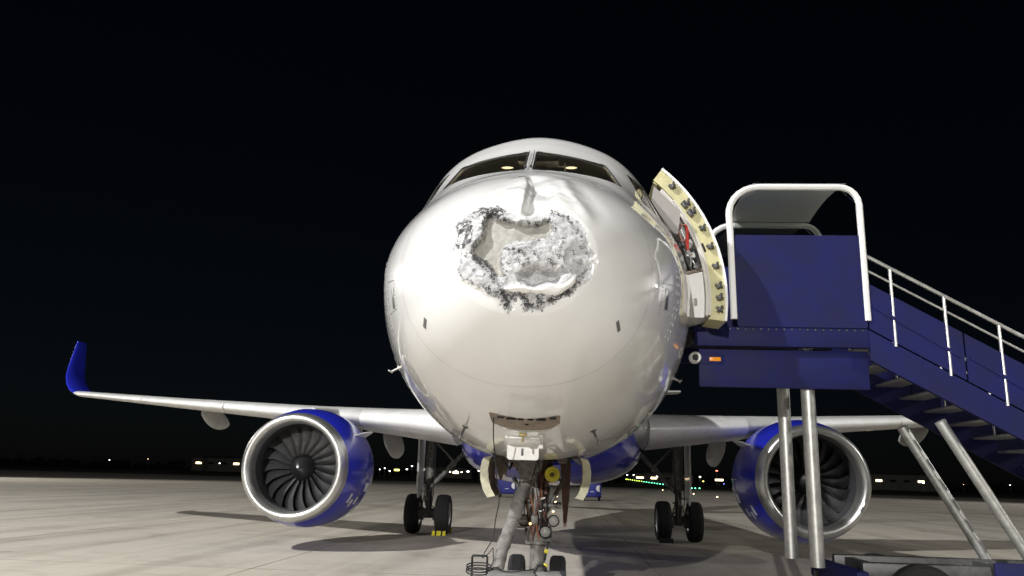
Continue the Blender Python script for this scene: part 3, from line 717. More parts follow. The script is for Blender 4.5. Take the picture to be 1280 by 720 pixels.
# ---- wheels
def tyre_mb(c, r, w):
    pr = [(r*.56, -w*.40), (r*.60, -w*.46), (r*.80, -w*.50), (r*.93, -w*.44), (r*.985, -w*.30)]
    for g in (-.18, -.06, .06, .18):
        pr += [(r, w*(g-.035)), (r*.982, w*(g-.012)), (r*.982, w*(g+.012)), (r, w*(g+.035))]
    pr += [(r*.985, w*.30), (r*.93, w*.44), (r*.80, w*.50), (r*.60, w*.46), (r*.56, w*.40)]
    return MB().lathe(pr, c, 'X', 56)
def hub_mb(c, r, w):
    return MB().lathe([(.02, -w*.30), (r*.2, -w*.32), (r*.24, -w*.2), (r*.46, -w*.22), (r*.5, -w*.38), (r*.57, -w*.42), (r*.57, w*.42), (r*.5, w*.38), (r*.46, w*.22), (r*.24, w*.2), (r*.2, w*.32), (.02, w*.30)], c, 'X', 32)

# ---- main gear
for sgn in (-1, 1):
    X = 3.80*sgn; Yg = 19.3
    ss = MB().tube([(X, Yg, 3.0), (X, Yg, 1.55), (X, Yg, 1.52)], [.15, .145, .12], 20); ss.tube([(X, Yg, 1.55), (X, Yg, .62)], .095, 20)
    ss.tube([(X, Yg, 1.60), (X, Yg, 1.48)], .17, 20); ss.tube([(X, Yg, .74), (X, Yg, .46)], [.14, .12], 18)
    ss.tube([(X-.62, Yg, .585), (X+.62, Yg, .585)], .085, 18)
    for e in (-.25, .25): ss.tube([(X+e-.1, Yg, .585), (X+e+.1, Yg, .585)], .19, 24)
    gr = obj('main_gear', ss, M['gear'], air)
    for s in (-1, 1):
        cx_ = X+s*.465; tm = tyre_mb((cx_, Yg, .585), .585, .43); ty = obj('tyre', tm, M['rubber'], gr); obj('wheel_hub', hub_mb((cx_, Yg, .585), .585, .43), M['alu'], gr)
    br = MB().tube([(X-.05*sgn, Yg-.1, 1.40), (X-.75*sgn, Yg-.12, 2.12)], .075, 14); br.tube([(X-.72*sgn, Yg-.12, 2.09), (X-1.55*sgn, Yg-.15, 2.95)], .062, 14)
    br.tube([(X-.72*sgn, Yg-.2, 2.1), (X-.72*sgn, Yg, 2.1)], .09, 12); br.tube([(X-.15*sgn, Yg-.1, 2.75), (X-.75*sgn, Yg-.12, 2.15)], .03, 10)
    obj('side_brace', br, M['gear'], gr)
    tl = MB()
    for a, b in (((X, Yg-.13, 1.42), (X, Yg-.42, 1.05)), ((X, Yg-.42, 1.05), (X, Yg-.12, .68))):
        for s in (-.055, .055): tl.tube([(a[0]+s, a[1], a[2]), (b[0]+s*.5, b[1], b[2])], [.035, .025], 8)
    tl.tube([(X-.06, Yg-.42, 1.05), (X+.06, Yg-.42, 1.05)], .035, 10); obj('torque_link', tl, M['gear'], gr)
    dp = MB(); px_ = X+sgn*.30
    dp.prism([(px_-.10, 2.9), (px_+.02*sgn+.12, 2.9), (px_+.02, 1.05), (px_-.03-.02*sgn, .95), (px_-.08, 1.15)], 'Y', Yg-.32, Yg-.24)
    dp2 = MB().prism([(Yg-.55, 2.95), (Yg+.5, 2.95), (Yg+.42, 1.3), (Yg+.2, .98), (Yg-.25, .98), (Yg-.5, 1.4)], 'X', px_-.025, px_+.025)
    dp2.box((px_-.12*sgn, Yg, 1.9), (.22, .06, .06)); dp2.box((px_-.12*sgn, Yg, 1.25), (.22, .06, .06)); obj('gear_door', dp2, M['white'], gr, False)
    ln = MB().tube([(X-.16, Yg-.12, 2.7), (X-.14, Yg-.16, 2.0), (X-.1, Yg-.2, 1.3), (X-.16, Yg-.2, .9), (X-.25, Yg-.15, .7)], .014, 6)
    ln.tube([(X+.15, Yg-.12, 2.7), (X+.13, Yg-.16, 1.9), (X+.16, Yg-.2, 1.2), (X+.12, Yg-.2, .85), (X+.25, Yg-.15, .7)], .014, 6); obj('brake_line', ln, M['black'], gr)
    jn = MB()
    for k in range(7): jn.box((X+random.uniform(-.17, .17), Yg-.14+random.uniform(-.05, .05), .72+.13*k+random.uniform(-.03, .03)), (random.uniform(.05, .11), .06, random.uniform(.03, .07)), bev=.008)
    obj('fitting_cluster', jn, M['steel'], gr)

# ---- nose gear
NX, NY = .02, 5.1
ng = MB().tube([(NX, NY, 2.5), (NX, NY, 1.12), (NX, NY, 1.10)], [.125, .125, .11], 24); 
gear = obj('nose_gear', ng, M['brown'], air)
lo_ = MB().tube([(NX, NY, 1.12), (NX, NY, .42)], .10, 24); lo_.tube([(NX, NY, 1.14), (NX, NY, .94)], [.135, .15], 24); lo_.tube([(NX, NY, .94), (NX, NY, .90)], .165, 24)
lo_.tube([(NX, NY, .55), (NX, NY, .30)], .12, 20); lo_.tube([(NX-.40, NY, .38), (NX+.40, NY, .38)], .05, 14); obj('shock_strut', lo_, M['gear'], gear)
for s in (-1, 1):
    c = (NX+s*.27, NY, .38); obj('tyre', tyre_mb(c, .38, .215), M['rubber'], gear); obj('wheel_hub', hub_mb(c, .38, .215), M['alu'], gear)
rod = MB().tube([(-.02, NY-.17, 1.93), (-.02, NY-.18, 1.25)], .036, 14); rod.box((-.02, NY-.17, 1.88), (.12, .08, .12), bev=.015); rod.tube([(-.02, NY-.25, 1.88), (-.02, NY-.09, 1.88)], .03, 10)
rod.box((-.02, NY-.15, 2.0), (.20, .1, .05), bev=.01); rod.box((-.09, NY-.15, 1.94), (.035, .1, .18), bev=.008); rod.box((.05, NY-.15, 1.94), (.035, .1, .18), bev=.008); rod.box((-.02, NY-.17, 1.21), (.09, .09, .12), bev=.01); obj('retraction_rod', rod, M['gear'], gear)
for s in (-1, 1):
    vb = MB().tube([(NX+s*.34, NY+.05, 1.74), (NX+s*.22, NY-.02, 1.52), (NX+s*.11, NY-.05, 1.30)], [.028, .03, .026], 10); obj('side_strut', vb, M['gear'], gear)
    lx = NX-.19 if s < 0 else NX+.21; lamp = MB().lathe([(.001, .13), (.05, .12), (.075, .05), (.078, -.02), (.07, -.03), (.062, -.01)], (lx, NY-.20, 1.205), 'Y', 24); lamp.tube([(lx, NY-.1, 1.205), (NX+s*.1, NY-.04, 1.205)], .022, 8)
    lo = obj('taxi_light', lamp, M['black'], gear); obj('lamp_lens', MB().lathe([(.001, -.022), (.045, -.016), (.064, -.006)], (lx, NY-.20, 1.205), 'Y', 24), M['lens'], lo)
lt = MB().box((NX-.18, NY-.2, 1.115), (.17, .09, .02), bev=.006); obj('lamp_bracket', lt, M['gear'], gear)
cl = MB().lathe([(.001, .14), (.08, .13), (.085, .0), (.078, -.03), (.068, -.01)], (.125, NY-.20, 1.065), 'Y', 28); cl.box((.10, NY-.1, 1.03), (.22, .12, .20), bev=.03)
lo = obj('landing_light', cl, M['gear'], gear); obj('lamp_lens', MB().lathe([(.001, -.03), (.045, -.024), (.068, -.008)], (.125, NY-.20, 1.065), 'Y', 28), M['lens'], lo)
obj('lamp_rim', MB().lathe([(.066, -.02), (.078, -.036), (.086, -.02), (.084, .02)], (.125, NY-.20, 1.065), 'Y', 28), M['black'], lo)
amb = MB().lathe([(.001, -.02), (.012, -.015), (.016, 0)], (-.075, NY-.20, 1.16), 'Y', 12); obj('amber_indicator', amb, emis('amber_glow', (1, .55, .2), 5), gear)
sc_ = MB()
for a, b in (((NX, NY+.12, 1.0), (NX, NY+.36, .72)), ((NX, NY+.36, .72), (NX, NY+.1, .46))): sc_.tube([a, b], [.05, .035], 8)
obj('torque_link', sc_, M['gear'], gear)
mech = MB()
for k in range(16): mech.box((NX+random.uniform(-.14, .14), NY-.12+random.uniform(-.04, .03), 1.22+random.uniform(0, .55)), (random.uniform(.03, .08), .05, random.uniform(.03, .1)), bev=.006)
obj('hydraulic_block', mech, M['brown'], gear)
for pts_, r in (([(-.13, NY-.1, 1.95), (-.17, NY-.15, 1.6), (-.11, NY-.18, 1.3), (-.13, NY-.2, 1.1)], .013), ([(.12, NY-.1, 1.9), (.16, NY-.17, 1.55), (.13, NY-.18, 1.25), (.18, NY-.15, 1.0), (.12, NY-.12, .7)], .012), ([(.09, NY-.13, 1.85), (.10, NY-.15, 1.4), (.06, NY-.17, 1.2)], .016)):
    obj('hydraulic_line', MB().tube(pts_, r, 8), M['black'], gear)
rq = random.Random(8); M['copper'] = mat('hose_orange_brown', (.30, .11, .05), .5, .1, var=.3, scale=12)
for k in range(14):
    x0 = NX+rq.uniform(-.20, .20); x1 = NX+rq.uniform(-.16, .18); z0 = rq.uniform(1.75, 2.0); z1 = rq.uniform(.85, 1.35); bow = rq.uniform(-.08, .08)
    pts_ = [Vector((x0+(x1-x0)*t+bow*math.sin(math.pi*t), NY-.13-.07*math.sin(math.pi*t)-rq.uniform(0, .02), z0+(z1-z0)*t)) for t in np.linspace(0, 1, 9)]
    hl = obj('hydraulic_line', MB().tube(pts_, rq.choice([.007, .010, .014]), 7), M[('copper', 'black', 'alu', 'brown')[k % 4]], gear)
    pm = pts_[rq.randrange(2, 7)]; obj('hose_clamp', MB().box(pm, (.04, .035, .022), bev=.005), M['alu' if k % 2 else 'steel'], gear)
for s_ in (-1, 1): obj('steering_ram', MB().tube([(NX+s_*.06, NY-.16, 1.40), (NX+s_*.24, NY-.10, 1.40)], .035, 12).tube([(NX+s_*.24, NY-.10, 1.40), (NX+s_*.30, NY-.08, 1.40)], .045, 12), M['alu'], gear)
yd = MB().lathe([(.03, -.045), (.045, -.05), (.055, -.03), (.098, -.028), (.104, -.015), (.104, .02), (.02, .03)], (.205, NY-.21, 1.795), 'Y', 32); obj('yellow_disc', yd, M['yellow'], gear)
obj('disc_hub', MB().lathe([(.001, -.06), (.02, -.055), (.03, -.04)], (.205, NY-.21, 1.795), 'Y', 6), M['brown'], gear)
ds = MB().tube([(.205, NY-.19, 1.79), (.06, NY-.05, 1.85)], .03, 8); ds.tube([(-.25, 6.2, 2.5), (-.06, NY+.1, 1.6)], .05, 12); ds.tube([(.27, 6.2, 2.5), (.08, NY+.1, 1.6)], .05, 12); obj('drag_strut', ds, M['brown'], gear)
ld = MB().prism(rect(-.235, .095, 1.925, 2.088, .03), 'Y', 2.50, 2.62); ldo = obj('leg_door', ld, M['white'], gear)
obj('door_slot', MB().box((-.075, 2.497, 2.005), (.024, .01, .075), bev=.004), M['steel'], ldo)
ub = MB().box((-.06, 2.35, 2.125), (.36, .34, .05), Matrix.Rotation(R(-9), 3, 'X'), .015); ub.box((.12, 2.5, 2.09), (.05, .2, .10), bev=.015); obj('leg_fairing', ub, M['white'], gear)
hk = MB().tube([(-.05, 2.05, 2.19), (-.05, 2.05, 2.09)], .011, 8); hk.box((-.05, 2.05, 2.16), (.08, .06, .03), bev=.012); obj('drain_mast', hk, mat('brass_yellow', (.42, .33, .14), .45, .2, var=.3), air)
pl = MB().prism([(-.27, 1.99), (.0, 1.99), (-.06, 1.72), (-.2, 1.70)], 'Y', 4.62, 4.68); obj('leg_bracket', pl, M['gear'], gear, False)
for pz, ax in ((.82, .14), (.64, .13)): obj('safety_tag', MB().box((ax, NY-.14, pz), (.055, .02, .05), Matrix.Rotation(.3, 3, 'Y'), .006), M['yellow'], gear)
# bay doors hanging either side
def gdoor(sgn, y0, y1, prof, th=.05):
    out = [(x*sgn, z) for x, z in prof]; inn = [((x-th)*sgn, z+.012) for x, z in prof]
    a, b = MB(), MB()
    a.loft([[(x, y, z) for x, z in out] for y in (y0, y1)], closed=False); 
    mb = MB().loft([[(x, y, z) for x, z in out+inn[::-1]] for y in (y0, y1)]); return mb, inn, out
PF = [(.655, 1.985), (.685, 1.93), (.70, 1.82), (.69, 1.70), (.655, 1.58), (.60, 1.49)]
for sgn in (-1, 1):
    mb, inn, out = gdoor(sgn, 4.35, 5.7, PF); d = obj('nose_gear_door', mb, M['livery'], air)
    ed = MB().loft([[(x, y, z) for x, z in out+[(a-.05*sgn, b+.01) for a, b in inn][::-1]] for y in (4.325, 4.347)]); obj('door_edge', ed, M['cream'], d)
    il = MB().loft([[(x-.006*sgn, y, z+.004) for x, z in inn] for y in (4.36, 5.69)], closed=False); obj('door_lining', il, M['doorin'], d)
    for k in range(4): obj('door_rib', MB().tube([(x-.02*sgn, 4.5+.33*k, z) for x, z in inn], .02, 8), M['doorin'], d)
    hg = MB().tube([(sgn*.58, 4.7, 1.95), (sgn*.32, 4.75, 2.2)], .025, 8); hg.tube([(sgn*.58, 5.4, 1.95), (sgn*.32, 5.4, 2.2)], .025, 8); obj('door_hinge_arm', hg, M['gear'], d)
    ad = MB().prism([(sgn*.30, 2.0), (sgn*.46, 2.0), (sgn*.44, 1.5), (sgn*.40, 1.08), (sgn*.36, 1.06), (sgn*.33, 1.5)], 'Y', 6.0, 6.06); 
    if sgn > 0: obj('aft_gear_door', ad, M['brown'], air, False)
pn = MB().prism([(-.60, 2.08), (-.36, 2.08), (-.42, 1.75), (-.5, 1.70)], 'Y', 5.0, 5.05); obj('bay_panel', pn, M['doorin'], air, False)
for x, y, z, d in ((-.42, 4.6, 2.2, (.16, .3, .2)), (-.30, 4.9, 2.02, (.12, .2, .3)), (.34, 5.2, 2.1, (.14, .3, .3)), (-.2, 5.4, 1.95, (.2, .2, .25)), (.3, 4.7, 2.25, (.2, .3, .1))):
    obj('bay_equipment', MB().box((x, y, z), d, bev=.02), M['doorin'], air)
for pts_ in ([(-.45, 4.4, 2.3), (-.42, 4.5, 1.95), (-.35, 4.7, 1.85), (-.3, 4.9, 2.0)], [(.45, 4.5, 2.3), (.4, 4.6, 1.9), (.33, 4.9, 1.7), (.25, 5.1, 1.8)], [(-.46, 4.3, 2.35), (-.2, 4.5, 2.0), (-.15, 4.8, 1.9)]): obj('bay_hose', MB().tube(pts_, .014, 8), M['black'], air)

# ---- forward cabin door, swung out and forward
def fx_(z): return 2.03*math.sqrt(max(0, 1-((z-4.03)/2.19)**2)) if z > 4.03 else 2.03*math.sqrt(max(0, 1-((z-4.03)/2.10)**2))
DX = .36; Z0, Z1 = 3.72, 5.76
zs = np.linspace(Z0, Z1, 30)
def curve(off, z): 
    nz = (z-4.03)/2.15; nx = math.sqrt(max(0, 1-nz*nz)); return (fx_(z)+DX-off*nx, z-off*nz)
def strip_loft(o0, o1, y0, y1, za=Z0, zb_=Z1, n=26):
    q = [(za+(zb_-za)*i/n) for i in range(n+1)]
    return MB().loft([[(curve(o0, z)[0], y, curve(o0, z)[1]) for z in q]+[(curve(o1, z)[0], y, curve(o1, z)[1]) for z in q[::-1]] for y in (y0, y1)])
door = obj('cabin_door', strip_loft(0, .025, 4.0, 4.86), M['livery'], air)
obj('door_edge', strip_loft(.0255, .20, 4.01, 4.05), M['green'], door)
obj('door_edge', strip_loft(.0255, .20, 4.80, 4.84), M['green'], door)
obj('door_edge_seal', strip_loft(-.004, .03, 3.985, 4.005), M['white'], door)
for za in (Z0+.0, Z1-.05): obj('door_edge', strip_loft(.026, .21, 4.052, 4.798, za, za+.045, 3), M['green'], door)
obj('door_lining', strip_loft(.205, .26, 4.03, 4.83, Z0+.05, Z1-.12), M['lining'], door)
obj('lining_flange', strip_loft(.20, .225, 4.0, 4.03, Z0+.05, Z1-.3), M['lining'], door)
for i, z in enumerate((3.86, 4.02, 4.18, 4.45, 4.72, 4.98, 5.22, 5.34, 5.58)):
    x, zz = curve(.10, z); b = MB(); a = random.uniform(-.3, .3)
    b.box((x, 3.985, zz), (.10, .05, .028), Matrix.Rotation(.5+a, 3, 'Y'), .006); b.box((x+.01, 3.98, zz+.01), (.03, .06, .09), Matrix.Rotation(.5+a, 3, 'Y'), .006); b.tube([(x-.02, 3.99, zz-.02), (x-.02, 3.95, zz-.02)], .014, 8)
    if i in (6, 7): b.box((x-.03, 3.975, zz-.03), (.09, .05, .06), Matrix.Rotation(.9, 3, 'Y'), .006)
    obj('latch_fitting', b, M['steel'], door)
pp = [(1.475, 5.46), (1.81, 5.12), (1.77, 4.81), (1.72, 4.83), (1.435, 5.23)]
pb = MB().prism(pp, 'Y', 3.86, 3.89); obj('trim_panel', pb, M['beige'], door, False)
bs = MB(); q = [3.78+.6*i/8 for i in range(9)]
bs.loft([[(curve(.27, z)[0], y, z) for z in q]+[(curve(.27, z)[0]-.26, y, z) for z in q[::-1]] for y in (4.08, 4.12, 4.7, 4.74)]); obj('slide_bustle', bs, M['white'], door, True, 25)
obj('bustle_latch', MB().box((2.00, 4.07, 3.98), (.04, .02, .09), bev=.006), M['beige'], door)
obj('bustle_trim', MB().tube([(curve(.24, z)[0], 4.06, z) for z in q], .016, 8), M['doorin'], door)
obj('bustle_cap', MB().box((2.07, 4.3, 4.40), (.42, .5, .045), Matrix.Rotation(-.25, 3, 'Y'), .015), M['doorin'], door)
obj('warning_strap', MB().tube([(1.90, 4.05, 5.02), (1.915, 4.03, 4.9), (1.91, 4.03, 4.72), (1.925, 4.04, 4.60)], [.016, .022, .022, .014], 8), M['red'], door)
obj('strap_loop', MB().tube([(1.90, 4.05, 5.0), (1.84, 4.05, 5.0), (1.80, 4.06, 4.9), (1.86, 4.06, 4.78), (1.9, 4.05, 4.8)], .012, 8), mat('faded_red', (.48, .22, .18), .7), door)
lv = MB().tube([(2.02, 4.06, 4.62), (2.10, 4.06, 4.72), (2.16, 4.06, 4.86)], .02, 8); lv.box((2.02, 4.1, 4.62), (.12, .1, .10), Matrix.Rotation(.4, 3, 'Y'), .02); obj('door_handle', lv, M['black'], door)
obj('handle_housing', MB().box((2.14, 4.12, 4.66), (.10, .18, .30), Matrix.Rotation(-.35, 3, 'Y'), .02), M['lining'], door)
obj('handle_recess', MB().box((2.115, 4.02, 4.68), (.045, .02, .14), Matrix.Rotation(-.35, 3, 'Y'), .008), M['black'], door)
for k in range(9):
    x = 1.92+.032*k; obj('mechanism_rod', MB().tube([(x, 4.06+.02*(k % 3), 4.44), (x+random.uniform(-.03, .05), 4.08, 4.50+random.uniform(.02, .16))], .011+.006*(k % 2), 7), M[('steel', 'alu', 'black')[k % 3]], door)
obj('mechanism_cover', MB().box((1.96, 4.07, 4.60), (.12, .05, .07), Matrix.Rotation(.2, 3, 'Y'), .015), M['white'], door)
rq2 = random.Random(4)
for k in range(8):
    z = rq2.uniform(4.42, 4.95); x, zz = curve(rq2.uniform(.30, .46), z); obj('door_fitting', MB().box((x, 4.03+rq2.uniform(0, .05), zz), (rq2.uniform(.03, .09), .04, rq2.uniform(.03, .10)), Matrix.Rotation(rq2.uniform(-.8, .8), 3, 'Y'), .008), M[('white', 'black', 'steel', 'beige')[k % 4]], door)
for k in range(3):
    q_ = [curve(.28+.05*k+.02*math.sin(5*t), 4.5+.9*t) for t in np.linspace(0, 1, 10)]; obj('door_cable', MB().tube([(x, 4.05+.03*k, z) for x, z in q_], .008, 6), M[('black', 'alu', 'steel')[k]], door)
ha = MB().tube([(2.0, 5.0, 4.6), (2.2, 4.7, 4.62), (2.25, 4.4, 4.62)], .05, 10); obj('door_arm', ha, M['gear'], door)

# ------------------------------------------------------------------ ground equipment under the nose
def wobble(pts, amp, n):
    out = []; 
    for i in range(n+1):
        t = i/n*(len(pts)-1); k = min(int(t), len(pts)-2); u = t-k; p = Vector(pts[k]).lerp(Vector(pts[k+1]), u); out.append(p+Vector((random.uniform(-1, 1), random.uniform(-1, 1), 0))*amp)
    return out
hp = wobble([(-.06, 4.95, 2.0), (-.12, 4.85, 1.80), (-.17, 4.8, 1.62), (-.27, 4.45, 1.25), (-.35, 4.2, .98), (-.43, 4.0, .66)], .010, 34)
tag(obj('air_hose', MB().tube(hp, [.072+.018*random.random() for _ in hp], 18), M['hose']), 'fat grey fabric air hose running from nose gear bay down to cart', 'hose')
wire = [(-.31, 1.62, 2.29), (-.315, 1.75, 2.1), (-.33, 2.3, 1.85), (-.34, 2.6, 1.71), (-.33, 2.9, 1.62), (-.36, 3.2, 1.45), (-.42, 3.5, 1.25), (-.45, 3.8, 1.12), (-.48, 4.0, 1.02), (-.58, 4.05, .86), (-.60, 4.0, .80), (-.52, 3.95, .86), (-.47, 3.92, .93), (-.46, 3.9, .78), (-.49, 3.9, .70)]
tag(obj('headset_cable', MB().tube([Vector(p) for p in wire], .006, 6), M['black']), 'thin dark cable hanging from belly panel down past the gear doors', 'cable')
cart = empty('service_cart', 'grey low service cart in front of nose wheels', 'cart', (-.1, 3.7, 0))
def lc(o): o.location = -Vector(cart.location); return o
cb = MB().box((-.20, 3.55, .56), (.62, .95, .22), bev=.03); lc(obj('cart_body', cb, M['cart'], cart))
lc(obj('cart_deck', MB().box((.22, 3.62, .655), (.36, .8, .05), Matrix.Rotation(-.03, 3, 'Y'), .012), M['steel'], cart))
lc(obj('deck_sheet', MB().box((.20, 3.6, .686), (.28, .5, .01), Matrix.Rotation(.1, 3, 'Z'), .003), M['cart'], cart))
hf = MB().tube([(-.72, 3.98, .30), (-.72, 3.98, .815), (-.715, 3.98, .825), (-.545, 3.98, .825), (-.54, 3.98, .815), (-.54, 3.98, .30)], .013, 8); lc(obj('handle_frame', hf, M['black'], cart))
for k in range(3): lc(obj('cable_coil', MB().tube([(-.63+.13*math.cos(q)*1.1, 3.86+.05*math.sin(q)+.02*k, .66+.028*k+  .035*math.sin(q)) for q in np.linspace(0, math.pi*2, 26, endpoint=False)], .009, 7, closed=True), M['black'], cart))
lc(obj('cable_loop', MB().tube([(.04, 3.75, .56), (.035, 3.75, .70), (.07, 3.76, .755), (.12, 3.77, .765), (.16, 3.78, .73), (.17, 3.8, .60)], .02, 10), M['black'], cart))
lc(obj('cart_cable', MB().tube([(-.42, 3.95, .70), (-.33, 3.8, .675), (-.2, 3.75, .682), (-.06, 3.78, .70), (.06, 3.8, .72)], .008, 6), M['black'], cart))
for sx in (-.48, .30):
    for sy in (3.2, 3.95): lc(obj('cart_wheel', MB().lathe([(.02, -.03), (.1, -.035), (.14, -.03), (.15, 0), (.14, .03), (.1, .035), (.02, .03)], (sx, sy, .15), 'X', 20), M['rubber'], cart))
lc(obj('cart_frame', MB().box((-.09, 3.57, .36), (.86, .9, .06), bev=.01).box((-.48, 3.2, .25), (.06, .06, .25)).box((.30, 3.2, .25), (.06, .06, .25)).box((-.48, 3.95, .25), (.06, .06, .25)).box((.30, 3.95, .25), (.06, .06, .25)), M['steel'], cart))
# chocks at the left inner main wheel
for i, (x, y, lab) in enumerate(((-3.34, 18.62, 'yellow wheel chock in front of the inner left main wheel'), (-3.34, 19.98, 'yellow wheel chock behind the inner left main wheel'), (3.34, 18.62, 'yellow wheel chock in front of the inner right main wheel'))):
    ck = empty('wheel_chock', lab, 'chock', (x, y, 0), 'chocks at the main wheels'); w2 = .2
    obj('chock_block', MB().prism([(-.12, .0), (.12, 0), (.05, .13), (-.05, .13)], 'X', -w2, w2), M['yellow'] if i < 2 else M['black'], ck, False)
    for s in (-.09, .09): obj('chock_band', MB().prism([(-.123, .002), (.123, .002), (.052, .133), (-.052, .133)], 'X', s-.025, s+.025), M['black'], ck, False)

# ------------------------------------------------------------------ covered boarding stairs at the open door
stw = empty('boarding_stairs', 'navy covered passenger stairs truck docked at the open cabin door', 'stairs truck', (6, 5.4, 0))
def lp(o): o.location = -Vector(stw.location); return o
YA, YB = 4.55, 6.25; PZ = 3.76; XP0, XP1 = 2.06, 4.3; XB, ZB = 10.2, .45
lp(obj('platform_beam', MB().box(((XP0+XP1)/2, YA+.05, 3.63), (XP1-XP0, .10, .26), bev=.012), M['navy'], stw))
lp(obj('platform_beam', MB().box(((XP0+XP1)/2, YB-.05, 3.63), (XP1-XP0, .10, .26), bev=.012), M['navy'], stw))
lp(obj('platform_skirt', MB().box(((XP0+XP1)/2+.03, YA+.12, 3.22), (XP1-XP0-.06, .06, .50), bev=.01), M['navy'], stw))
lp(obj('platform_floor', MB().box(((XP0+XP1)/2, (YA+YB)/2, 3.735), (XP1-XP0-.02, YB-YA-.22, .04)), M['steel'], stw))
lp(obj('dock_bumper', MB().tube([(XP0-.02, YA+.1, 3.66), (XP0-.02, YB-.1, 3.66)], .06, 12), M['rubber'], stw))
lr = lp(obj('work_lamp', MB().lathe([(.045, -.05), (.062, -.055), (.078, -.03), (.078, .03), (.05, .05)], (2.06, YA+.03, 3.34), 'Y', 24), M['white'], stw)); obj('lamp_lens', MB().lathe([(.001, -.035), (.046, -.04)], (2.06, YA+.03, 3.34), 'Y', 20), M['steel'], lr)
rf = lp(obj('reflector', MB().box((2.33, YA+.083, 3.335), (.15, .014, .055), bev=.006), M['orange'], stw)); 
lp(obj('reflector_plate', MB().box((2.30, YA+.088, 3.335), (.30, .008, .14), bev=.003), M['navy'], stw))
sl_ = (ZB-PZ)/(XB-XP1)
for y in (YA+.03, YB-.03): lp(obj('stringer', MB().prism([(XP1, PZ-.02), (XB, ZB-.02), (XB, ZB-.32), (XP1, PZ-.42)], 'Y', y-.03, y+.03), M['navy'], stw, False))
nst = 18
for i in range(nst):
    x = XP1+(XB-XP1)*(i+.5)/nst; z = PZ+(ZB-PZ)*(i+1)/nst; lp(obj('step', MB().box((x, (YA+YB)/2, z), (.36, YB-YA-.14, .035), bev=.006), M['alu'], stw))
HP = 1.0
for y in (YA, YB):
    lp(obj('landing_panel', MB().prism(rect(2.62, XP1-.01, PZ, PZ+1.26, .03), 'Y', y-.012, y+.012), M['navy'], stw, False))
    nb = 5
    for i in range(nb):
        xa, xb = XP1+(XB-XP1)*i/nb+.012, XP1+(XB-XP1)*(i+1)/nb-.012; za, zb2 = PZ+sl_*(xa-XP1), PZ+sl_*(xb-XP1)
        pn = lp(obj('side_panel', MB().prism([(xa, za), (xb, zb2), (xb, zb2+.62), (xa, za+.62)], 'Y', y-.012, y+.012), M['navy'], stw, False))
        obj('panel_rib', MB().prism([(xa+.05, za+.28), (xb-.05, zb2+.28), (xb-.05, zb2+.33), (xa+.05, za+.33)], 'Y', y-.024, y+.024), M['navy'], pn, False)
    arc = [(2.58, PZ+.1), (2.57, PZ+1.28), (2.56, PZ+1.55)]+[(2.56+.42*(1-math.cos(q)), PZ+1.55+.40*math.sin(q)) for q in np.linspace(.15, math.pi/2, 7)]+[(XP1-.25, PZ+1.95)]+[(XP1-.25+.25*math.sin(q), PZ+1.70+.25*math.cos(q)) for q in np.linspace(.3, math.pi/2, 5)]+[(XP1, PZ+.1)]
    lp(obj('hood_frame', MB().tube([(x, y, z) for x, z in arc], .045, 8), M['white'], stw))
    lp(obj('hood_glazing', MB().prism([(2.62, PZ+1.27), (XP1-.05, PZ+1.27), (XP1-.05, PZ+1.72), (XP1-.22, PZ+1.90), (2.95, PZ+1.90), (2.68, PZ+1.72)], 'Y', y-.006, y+.006), M['glass'], stw, False))
    lp(obj('handrail', MB().tube([(XP1, y, PZ+HP), (XB, y, ZB+HP), (XB+.12, y, ZB+HP-.15), (XB+.05, y, ZB+.3)], .026, 8), M['alu'], stw))
    lp(obj('mid_rail', MB().tube([(XP1, y, PZ+.80), (XB, y, ZB+.80)], .016, 8), M['alu'], stw))
    for i in range(9):
        x = XP1+(XB-XP1)*(i+.5)/9; zl = PZ+sl_*(x-XP1); lp(obj('rail_post', MB().tube([(x, y, zl-.05), (x, y, zl+HP)], .02, 8), M['alu'], stw))
lp(obj('hood_roof', MB().loft([[(x, y, PZ+1.98+.10*math.cos((y-5.4)/.9*1.4)) for y in np.linspace(YA, YB, 9)] for x in (2.9, XP1-.15)], closed=False), M['white'], stw))
bolts = MB()
for k in range(22): bolts.tube([(2.12+.1*k, YA+.002, 3.73), (2.12+.1*k, YA-.008, 3.73)], .012, 6)
lp(obj('bolt_row', bolts, M['steel'], stw))['kind'] = 'stuff'
# truck chassis
ch = MB().box((7.4, 4.85, .72), (6.6, .12, .22), bev=.02).box((7.4, 5.95, .72), (6.6, .12, .22), bev=.02)
for x in (4.3, 6, 8, 10.2): ch.box((x, 5.4, .72), (.12, 1.0, .16))
lp(obj('chassis', ch, M['steel'], stw)); lp(obj('chassis_skirt', MB().box((6.9, 4.62, .66), (2.6, .05, .46), bev=.02), M['navy'], stw))
lp(obj('front_bumper', MB().box((3.98, 5.4, .62), (.16, 1.9, .26), bev=.03), M['navy'], stw))
for x in (4.75, 9.2):
    for y in (4.66, 6.14):
        t = MB().lathe([(.2, -.1), (.25, -.12), (.38, -.12), (.42, -.08), (.42, .08), (.38, .12), (.25, .12), (.2, .1)], (x, y, .42), 'Y', 32); wo = lp(obj('wheel', t, M['rubber'], stw)); obj('wheel_rim', MB().lathe([(.001, -.05), (.08, -.06), (.1, -.02), (.18, -.03), (.22, -.1)], (x, y, .42), 'Y', 24), M['white'], wo)
cabp = [(10.25, .55), (11.75, .55), (11.8, 1.2), (11.55, 1.35), (11.25, 2.05), (10.25, 2.05)]
cb_ = lp(obj('cab', MB().prism(cabp, 'Y', 4.6, 6.2), M['navy'], stw, False))
obj('cab_window', MB().prism([(10.4, 1.35), (11.38, 1.35), (11.14, 1.93), (10.4, 1.93)], 'Y', 4.588, 4.597), M['black'], cb_, False)
